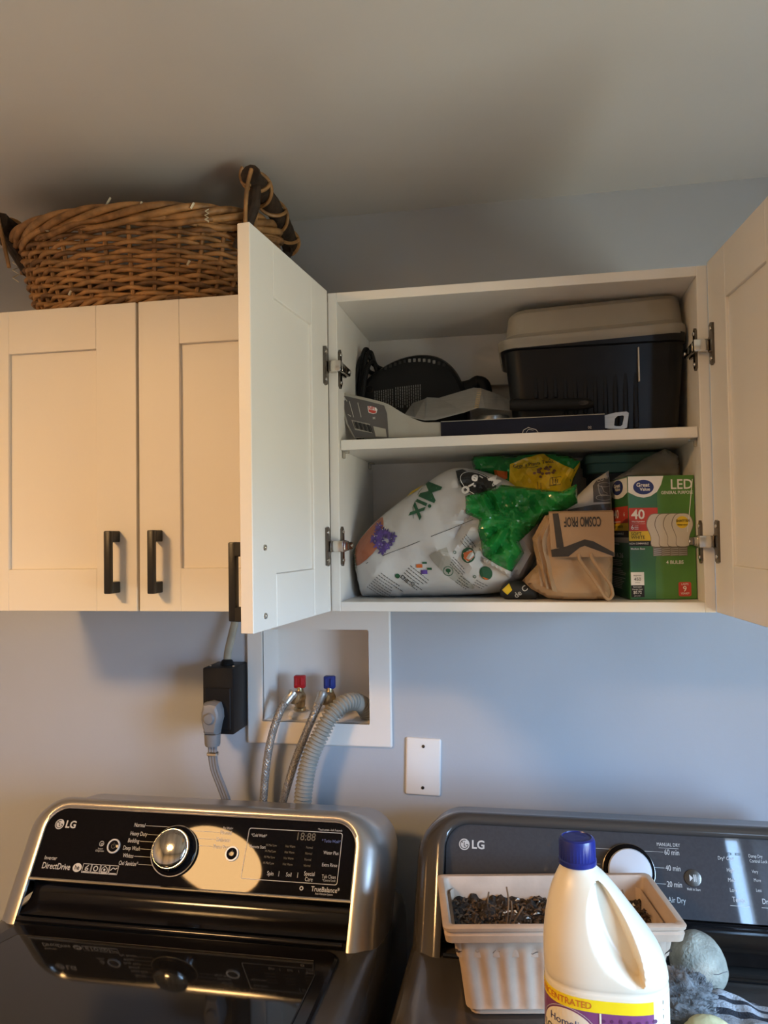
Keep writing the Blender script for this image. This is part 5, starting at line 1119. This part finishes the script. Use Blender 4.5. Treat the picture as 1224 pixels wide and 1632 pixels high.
obj('knob_ring', G().lathe([(0.0388, 0.0), (0.0402, 0.0), (0.0402, 0.004), (0.0388, 0.0046)], kc, 48, nD), 'dark_nickel', kn)
obj('knob_face', G().lathe([(0.0330, 0.016), (0.0330, 0.022), (0.0315, 0.0245), (0.026, 0.0255), (0.001, 0.0262)], kc, 48, nD), 'knob_white', kn, label='plain white dial face')
b_ = obj('button', G().lathe([(0.001, 0), (0.0118, 0), (0.0118, 0.0014), (0.0105, 0.0016), (0.0100, 0.0009), (0.001, 0.0012)], CD(0.244, -0.0785, -0.0014), 32, nD), 'dryer_panel', dy)
obj('button_ring', G().lathe([(0.0116, 0), (0.0126, 0), (0.0123, 0.0014), (0.0116, 0.0016)], CD(0.244, -0.0785, -0.0013), 32, nD), 'dark_nickel', b_)
g = G(); fb_ = lambda u, v: CD(u, v, 0.0004); put_poly(g, [(0.2390, -0.0735), (0.2390, -0.0835), (0.2440, -0.0785)], fb_); put_poly(g, rect(0.2452, -0.0835, 0.2464, -0.0735), fb_); put_poly(g, rect(0.2478, -0.0835, 0.2490, -0.0735), fb_); flatobj('button_symbol', g, 'legend', b_)
obj('rear_bead', G().tube([(dx - 0.287, -0.3655, DECK + 0.0022), (dx + 0.287, -0.3655, DECK + 0.0022)], 0.0036, 10), 'trough_black', dy)

# ================================================================== THINGS ON THE DRYER
TOP = DECK + 0.0004
# ---- planter
PR = Matrix.Translation((0.026, -0.432, TOP)) @ Matrix.Rotation(R(9.5), 4, 'Z')
pt = thing('planter', 'beige fluted plastic planter box with dry soil on the dryer', 'planter', (0.026, -0.432, TOP))
HL, HD, PH = 0.160, 0.080, 0.131
def prect(hl, hd, r, z, flute=0.0):
    """rounded rectangle with a fixed number of points; flutes cut into the straight sides"""
    out = []
    for (x0, y0), (x1, y1), (nx_, ny_), N, cnt in (((-hl + r, -hd), (hl - r, -hd), (0, -1), 120, 10), ((hl, -hd + r), (hl, hd - r), (1, 0), 60, 5), ((hl - r, hd), (-hl + r, hd), (0, 1), 120, 10), ((-hl, hd - r), (-hl, -hd + r), (-1, 0), 60, 5)):
        for i in range(N):
            t = i / (N - 1); f = flute * (0.5 - 0.5 * math.cos(2 * PI * cnt * t)); out.append(PR @ V((x0 + (x1 - x0) * t - nx_ * f, y0 + (y1 - y0) * t - ny_ * f, z)))
        a0 = math.atan2(ny_, nx_)
        for i in (1, 2): a = a0 + PI / 2 * i / 3; cx_, cy_ = x1 - nx_ * r, y1 - ny_ * r; out.append(PR @ V((cx_ + r * math.cos(a), cy_ + r * math.sin(a), z)))
    return out
def pr_const(spec): return [prect(*s) for s in spec]
g = G().loft(pr_const([(HL - 0.042, HD - 0.030, 0.012, 0.0, 0), (HL - 0.036, HD - 0.026, 0.012, 0.003, 0), (HL - 0.036, HD - 0.026, 0.012, 0.010, 0), (HL - 0.030, HD - 0.021, 0.012, 0.012, 0.0), (HL - 0.030, HD - 0.021, 0.012, 0.018, 0.004), (HL - 0.024, HD - 0.016, 0.012, 0.060, 0.0045), (HL - 0.0205, HD - 0.0135, 0.012, PH - 0.050, 0.0042), (HL - 0.0195, HD - 0.0125, 0.012, PH - 0.038, 0.0026), (HL - 0.0185, HD - 0.0115, 0.012, PH - 0.028, 0.0), (HL - 0.0175, HD - 0.0105, 0.012, PH - 0.016, 0.0)]), cap1=False)
obj('pot', g, 'pot_beige', pt, ang=50)
g = G().loft(pr_const([(HL - 0.018, HD - 0.011, 0.010, PH - 0.022, 0), (HL - 0.003, HD - 0.003, 0.008, PH - 0.022, 0), (HL - 0.001, HD - 0.001, 0.008, PH - 0.012, 0), (HL - 0.004, HD - 0.004, 0.008, PH - 0.009, 0), (HL, HD, 0.008, PH - 0.006, 0), (HL + 0.001, HD + 0.001, 0.008, PH - 0.0015, 0), (HL - 0.001, HD - 0.001, 0.008, PH, 0), (HL - 0.008, HD - 0.008, 0.007, PH, 0), (HL - 0.010, HD - 0.010, 0.007, PH - 0.002, 0), (HL - 0.015, HD - 0.014, 0.007, PH - 0.030, 0), (HL - 0.018, HD - 0.016, 0.007, PH - 0.048, 0)]), cap0=False, cap1=False)
obj('rim', g, 'pot_beige', pt, ang=40)
NXs, NYs = 70, 34; vs = []
for j in range(NYs + 1):
    for i in range(NXs + 1):
        x = -(HL - 0.016) + 2 * (HL - 0.016) * i / NXs; y = -(HD - 0.0145) + 2 * (HD - 0.0145) * j / NYs
        z = PH - 0.036 + 0.010 * noise.noise((x * 60, y * 60, 1)) + 0.006 * noise.noise((x * 170, y * 170, 2)) + 0.006 * (y / HD) - 0.004 * (x / HL)
        vs.append(PR @ V((x, y, z)))
W_ = NXs + 1
obj('soil', G().add(vs, [[j * W_ + i, j * W_ + i + 1, (j + 1) * W_ + i + 1, (j + 1) * W_ + i] for j in range(NYs) for i in range(NXs)]), 'soil', pt, kind='stuff', ang=20)
rs_ = random.Random(77); gA, gB = G(), G()
for i in range(1300):
    x, y = rs_.uniform(-HL + 0.022, HL - 0.022), rs_.uniform(-HD + 0.020, HD - 0.020); z = PH - 0.033 + rs_.uniform(-0.004, 0.006); a = rs_.uniform(0, PI); L_ = rs_.uniform(0.0015, 0.006); w_ = rs_.uniform(0.0006, 0.0018); b = rs_.uniform(-0.4, 0.5)
    d = V((math.cos(a), math.sin(a), b)); e = V((-math.sin(a), math.cos(a), 0)); c = V((x, y, z)); (gA if i % 22 else gB).add([PR @ (c - d * L_ - e * w_), PR @ (c + d * L_ - e * w_ * 0.5), PR @ (c + d * L_ * 0.9 + e * w_), PR @ (c + V((0, 0, 0.0025))), PR @ (c - d * L_ * 0.8 + e * w_)], [[0, 1, 3], [1, 2, 3], [2, 4, 3], [4, 0, 3]])
obj('bark_chips', gA, 'soil_chip', pt, smooth=False, kind='stuff'); obj('perlite_grains', gB, 'perlite', pt, smooth=False, kind='stuff')
for P in ([(-0.075, -0.025, 0.07), (-0.070, -0.022, 0.10), (-0.066, -0.020, 0.135), (-0.068, -0.018, 0.155)], [(-0.073, -0.022, 0.075), (-0.060, -0.020, 0.105), (-0.045, -0.018, 0.128)], [(-0.068, -0.020, 0.10), (-0.062, -0.020, 0.12), (-0.062, -0.020, 0.137)],
          [(0.012, -0.030, 0.08), (0.016, -0.028, 0.105), (0.024, -0.026, 0.118), (0.035, -0.026, 0.124)], [(0.010, -0.028, 0.08), (0.020, -0.026, 0.095), (0.032, -0.026, 0.105)], [(-0.085, 0.03, 0.078), (-0.088, 0.045, 0.10), (-0.085, 0.055, 0.115)],
          [(0.112, -0.02, 0.080), (0.108, 0.0, 0.105), (0.104, 0.022, 0.132)], [(0.118, 0.012, 0.080), (0.124, 0.022, 0.104)]):
    obj('twig', G().tube([PR @ p for p in catmull(P, 4)], 0.0013, 6), 'twig', pt)

# ---- bleach bottle
bl = thing('bleach_bottle', 'cream plastic bleach bottle with blue cap and purple label on the dryer', 'bottle', (0.072, -0.65, TOP))
BY = -0.650
PROF = [(TOP, 0.010, 0.1335, 0.044), (TOP + 0.004, 0.0055, 0.138, 0.0485), (1.02, 0.0045, 0.1390, 0.050), (1.152, 0.0045, 0.1390, 0.050), (1.156, 0.0060, 0.1375, 0.0488), (1.160, 0.0045, 0.1390, 0.050), (1.172, 0.0040, 0.1370, 0.0500), (1.185, 0.0040, 0.1320, 0.0490), (1.198, 0.0050, 0.1240, 0.0470), (1.212, 0.0065, 0.1140, 0.0440), (1.228, 0.0095, 0.1020, 0.0395), (1.244, 0.0135, 0.0900, 0.0335), (1.256, 0.0180, 0.0800, 0.0275), (1.264, 0.0215, 0.0725, 0.0225), (1.270, 0.0245, 0.0655, 0.0195), (1.276, 0.0260, 0.0630, 0.0180), (1.283, 0.0265, 0.0625, 0.0178)]
def bsec(z):
    n = len(PROF)
    for i in range(n - 1):
        if z <= PROF[i + 1][0]:
            z0, z1 = PROF[i][0], PROF[i + 1][0]; t = (z - z0) / (z1 - z0); out = []
            for c in (1, 2, 3):
                p0, p1 = PROF[i][c], PROF[i + 1][c]
                if z > 1.162:
                    m0 = (p1 - PROF[i - 1][c]) / (z1 - PROF[i - 1][0]); m1 = ((PROF[i + 2][c] - p0) / (PROF[i + 2][0] - z0)) if i + 2 < n else 0.0; h = z1 - z0
                    out.append((2 * t ** 3 - 3 * t * t + 1) * p0 + (t ** 3 - 2 * t * t + t) * h * m0 + (-2 * t ** 3 + 3 * t * t) * p1 + (t ** 3 - t * t) * h * m1)
                else: out.append(p0 + (p1 - p0) * t)
            return tuple(out)
    return PROF[-1][1:]
def bpt(th, z):
    xl, xr, hd = bsec(z); e = 2 / 2.7 if z < 1.2 else 2 / (2.7 - 0.7 * min(1, (z - 1.2) / 0.06)); c, s = math.cos(th), math.sin(th)
    return V(((xl + xr) / 2 + (xr - xl) / 2 * math.copysign(abs(c) ** e, c), BY + hd * math.copysign(abs(s) ** e, s), z))
A_, B_2 = V((0.066, 1.256)), V((0.1045, 1.170)); dAB = (B_2 - A_); LAB = dAB.length; dAB.normalize(); nAB = V((dAB.y, -dAB.x))
def dent(p):
    q = V((p.x, p.z)) - A_; s = q.dot(dAB) / LAB; d = q.dot(nAB)          # d<0 towards the handle
    if s < -0.12 or s > 1.12: return 0
    w_ = max(0.0, math.sin(PI * max(0, min(1, (s + 0.06) / 1.12)))) ** 0.55
    wl, wr = 0.033 * w_ + 1e-5, 0.0130 * w_ + 1e-5
    u = (d / wl) if d > 0 else (-d / wr)
    if u >= 1: return 0
    k = 1 - u; q_ = min(1, k * 1.5); return (q_ * q_ * (3 - 2 * q_)) if d > 0 else (lambda q: q * q * (3 - 2 * q))(min(1, k * 1.5))
zz = [TOP + 0.0, TOP + 0.002, TOP + 0.004, 1.02, 1.08, 1.14, 1.152, 1.154, 1.156, 1.158, 1.160] + [1.162 + (1.276 - 1.162) * i / 74 for i in range(75)] + [1.283]
NT = 220; rings = []
rgt = nAB if nAB.x < 0 else -nAB
for z in zz:
    r_ = []
    for k in range(NT):
        p = bpt(2 * PI * k / NT, z); xl, xr, hd = bsec(z)
        if z > 1.162: f = dent(p); p.y = BY + (p.y - BY) * (1 - 0.50 * f)
        r_.append(p)
    rings.append(r_)
obj('bottle_body', G().loft(rings), 'hdpe', bl, ang=75)
cxp_ = 0.0440
def capring(r, z, kn=0.0): return [V((cxp_ + (r + (kn if k % 2 else 0)) * math.cos(2 * PI * k / 72), BY + (r + (kn if k % 2 else 0)) * math.sin(2 * PI * k / 72), z)) for k in range(72)]
obj('cap', G().loft([capring(0.0195, 1.2735), capring(0.0212, 1.2735), capring(0.0214, 1.2785), capring(0.0200, 1.2795), capring(0.0198, 1.2805, 0.0008), capring(0.0196, 1.2985, 0.0008), capring(0.0190, 1.3015), capring(0.0165, 1.3028), capring(0.0160, 1.3018), capring(0.0005, 1.3018)]), 'cap_blue', bl, ang=30)
g = G(); fcap = lambda u, v: V((cxp_ + u, BY + v, 1.3022))
for k in range(3): put_line(g, [(0.011 * math.cos(a), 0.011 * math.sin(a)) for a in [R(20 + 120 * k + 10 * i) for i in range(9)]], 0.0014, fcap)
put_text(g, 'PUSH', 0.006, fcap, rot=0.3); flatobj('cap_emboss', g, 'cap_blue', bl)
# label: unrolled along the front; u = arc length from the front middle, positive to the right
TH = [(-PI / 2 + PI * 0.97 * (i / 300 - 0.5) * 2 / 1.0) for i in range(301)]
TB_ = []; s0 = 0; prev = None
for th in TH:
    p = bpt(th, 1.1)
    if prev is not None: s0 += (p - prev).length
    TB_.append((s0, p, th)); prev = p
mid = TB_[150][0]; TB_ = [(s - mid, p) for s, p, th in TB_]
def lab(eps):
    def f(u, z):
        for i in range(len(TB_) - 1):
            if TB_[i + 1][0] >= u: break
        (sa, pa), (sb, pb_) = TB_[i], TB_[i + 1]; t = (u - sa) / (sb - sa); p = pa.lerp(pb_, t); d = (pb_ - pa).normalized(); n = V((d.y, -d.x, 0))
        return V((p.x + n.x * eps, p.y + n.y * eps, z))
    return f
def s_of_x(x):
    best = min((abs(p.x - x), s) for s, p in TB_ if p.y < BY); return best[1]
def lpoly(g, poly, eps, h=0.005):
    vv, ff, _ = fill(poly, h); f = lab(eps); g.add([f(u, z) for u, z in vv], ff)
sL, sO, sE, sB = s_of_x(0.006) - 0.028, s_of_x(0.034), s_of_x(0.117), s_of_x(0.1245)
g = G(); lpoly(g, rect(sL, 1.010, sB + 0.06, 1.1515), 0.0004, 0.006); flatobj('label', g, 'label_cream', bl)
g = G(); lpoly(g, rect(sL + 0.001, 1.136, sE, 1.1490), 0.0007, 0.006); flatobj('label_band', g, 'label_yellow', bl)
g = G(); lpoly(g, rect(sL + 0.001, 1.012, sE, 1.136), 0.0007, 0.006); flatobj('label_panel', g, 'label_purple', bl)
g = G(); rp = random.Random(8)
for j in range(9):
    for i in range(7): lpoly(g, ell(sO + 0.030 + i * 0.0092 + (j % 2) * 0.004, 1.128 - j * 0.0085 + 0.001 * rp.random(), 0.0016 + 0.0014 * rp.random(), 0.0016 + 0.0016 * rp.random(), 10), 0.0010, 0.006)
flatobj('label_dots', g, 'label_plum', bl)
oc = s_of_x(0.027)
g = G(); lpoly(g, ell(oc, 1.090, 0.038, 0.044, 40), 0.0013, 0.006); put_poly(g, rect(sO + 0.0265, 1.06, sO + 0.0285, 1.136), lab(0.0012)); flatobj('label_oval', g, 'label_cream', bl)
g = G(); put_ring(g, ell(oc, 1.090, 0.0405, 0.0465, 40), ell(oc, 1.090, 0.0398, 0.0458, 40), lab(0.0013)); flatobj('label_ring', g, 'legend', bl)
g = G(); put_text(g, 'CONCENTRATED', 0.0098, lab(0.0012), at=(s_of_x(0.050) - 0.034, 1.1425), bold=0.012, sx=0.95, maxe=0.006); put_text(g, 'LAVENDER', 0.0095, lab(0.0018), at=(oc, 1.0805), sx=0.9, maxe=0.006); flatobj('orange_lettering', g, 'label_orange', bl)
g = G(); put_text(g, 'LOW-SPLASH', 0.0112, lab(0.0018), at=(oc + 0.000, 1.1060), bold=0.012, sx=0.95, maxe=0.006); put_text(g, 'BLEACH', 0.0125, lab(0.0018), at=(oc + 0.004, 1.0945), bold=0.012, maxe=0.006)
for i in range(16): put_line(g, [(sB + 0.004, 1.145 - i * 0.0075), (sB + 0.045, 1.145 - i * 0.0075)], 0.0042 if i in (0, 2, 6, 9, 13) else 0.0011, lab(0.0009))
flatobj('black_lettering', g, 'black_print', bl)
g = G(); put_text(g, 'Home', 0.0115, lab(0.0018), 'RIGHT', at=(oc + 0.008, 1.1195), maxe=0.006); put_text(g, 'line', 0.0115, lab(0.0018), 'LEFT', at=(oc + 0.0085, 1.1195), maxe=0.006); put_line(g, [(oc - 0.002 + 0.002 * i, 1.1135 + 0.0001 * i) for i in range(12)], 0.0008, lab(0.0018)); flatobj('brand_lettering', g, 'blue_print', bl)

# ---- wool ball, lint, towel, yellow ball
def blob(c, rx, ry, rz, amp, fr, seed, nu=48, nv=28, flat=None):
    rings = []
    for j in range(nv + 1):
        ph = -PI / 2 + PI * j / nv; r_ = []
        for i in range(nu):
            th = 2 * PI * i / nu; d = V((math.cos(ph) * math.cos(th), math.cos(ph) * math.sin(th), math.sin(ph)))
            k = 1 + amp * (noise.noise(d * fr + V((seed, 0, 0))) + 0.5 * noise.noise(d * fr * 2.3 + V((0, seed, 0)))); p = V((c[0] + d.x * rx * k, c[1] + d.y * ry * k, c[2] + d.z * rz * k))
            if flat is not None: p.z = max(p.z, flat)
            r_.append(p)
        rings.append(r_)
    return G().loft(rings)
wb = thing('wool_dryer_ball', 'worn pale grey wool dryer ball beside the planter', 'dryer ball', (0.247, -0.405, TOP))
MB_ = Matrix.Translation((0.247, -0.405, 1.0)) @ Matrix.Rotation(R(-18), 4, 'Y') @ Matrix.Translation((-0.247, 0.405, -1.0))
obj('ball', blob((0.238, -0.405, 1.047), 0.038, 0.037, 0.043, 0.05, 1.6, 3).xf(MB_), 'wool', wb, ang=80)
obj('dark_patch', blob((0.2125, -0.4190, 1.0750), 0.0050, 0.004, 0.0040, 0.25, 2, 9, 14, 8), 'lint', wb)
obj('crack', G().tube(catmull([(0.236, -0.4440, 1.050), (0.242, -0.4445, 1.0505), (0.248, -0.4440, 1.0530), (0.254, -0.4420, 1.0540)], 5), 0.0006, 5), 'lint', wb)
# striped towel heap
NX_, NY_ = 60, 44; vs = []; mi = []
def towel(u, v):
    x = 0.163 + 0.178 * u - 0.030 * v * (u > 0.3) * (u - 0.3); y = -0.425 - 0.140 * v - 0.055 * u * u
    e = min(u, 1 - u, v, 1 - v); lift = min(1, e / 0.14); lift = math.sqrt(max(0, 1 - (1 - lift) ** 2))
    z = TOP + 0.002 + lift * (0.026 + 0.012 * noise.noise((u * 3.2, v * 2.6, 4)) + 0.006 * noise.noise((u * 8, v * 7, 1)))
    return V((x, y, z))
vs = [towel(i / NX_, j / NY_) for j in range(NY_ + 1) for i in range(NX_ + 1)]; W_ = NX_ + 1
g = G(); base = len(vs)
fs = [[j * W_ + i, j * W_ + i + 1, (j + 1) * W_ + i + 1, (j + 1) * W_ + i] for j in range(NY_) for i in range(NX_)]
g.add(vs, fs)
for k, f in enumerate(fs):
    j = k // NX_; i = k % NX_
    if i > 22 and j in (4, 8, 9, 13, 14, 15): g.m[k] = 1
g.add([V((p.x, p.y, TOP)) for p in vs], [f[::-1] for f in fs])
tw = obj('towel', g, ['terry', 'terry_dark'], label='crumpled grey towel with black stripes on the dryer', cat='towel', ang=80)
# lint clump
ln = thing('lint_clump', 'fluffy dark grey clump of dryer lint next to the bleach bottle', 'lint', (0.185, -0.47, TOP + 0.03))
obj('lint_mass', blob((0.186, -0.488, 1.044), 0.040, 0.030, 0.026, 0.30, 2.4, 5, 64, 36), 'lint', ln, ang=80)
obj('lint_mass', blob((0.184, -0.518, 1.037), 0.036, 0.024, 0.020, 0.30, 2.6, 15, 64, 36), 'lint', ln, ang=80)
g = G(); rl = random.Random(6)
for i in range(3500):
    th, ph = rl.uniform(0, 2 * PI), math.asin(rl.uniform(-0.3, 1)); d = V((math.cos(ph) * math.cos(th), math.cos(ph) * math.sin(th), math.sin(ph))); c = V((0.186, -0.488, 1.044)) + V((d.x * 0.038, d.y * 0.029, d.z * 0.026))
    if i % 3 == 0: c = V((0.184, -0.518, 1.037)) + V((d.x * 0.035, d.y * 0.023, d.z * 0.020))
    t = V((rl.uniform(-1, 1), rl.uniform(-1, 1), rl.uniform(-0.6, 1))).normalized(); L_ = rl.uniform(0.004, 0.012); e = d.cross(t).normalized() * 0.00025
    a, b, c2 = c, c + t * L_ * 0.5 + d * 0.003, c + t * L_ + d * 0.002; g.add([a - e, a + e, b + e, b - e, c2], [[0, 1, 2, 3], [3, 2, 4]])
obj('lint_fibres', g, 'lint', ln, smooth=False, kind='stuff')
yw = obj('yellow_dryer_ball', blob((0.205, -0.560, 1.030), 0.033, 0.031, 0.029, 0.05, 2, 2, flat=TOP), 'wool_yellow', label='pale yellow wool ball at the front of the towel', cat='dryer ball')

bl.location.x += 0.005
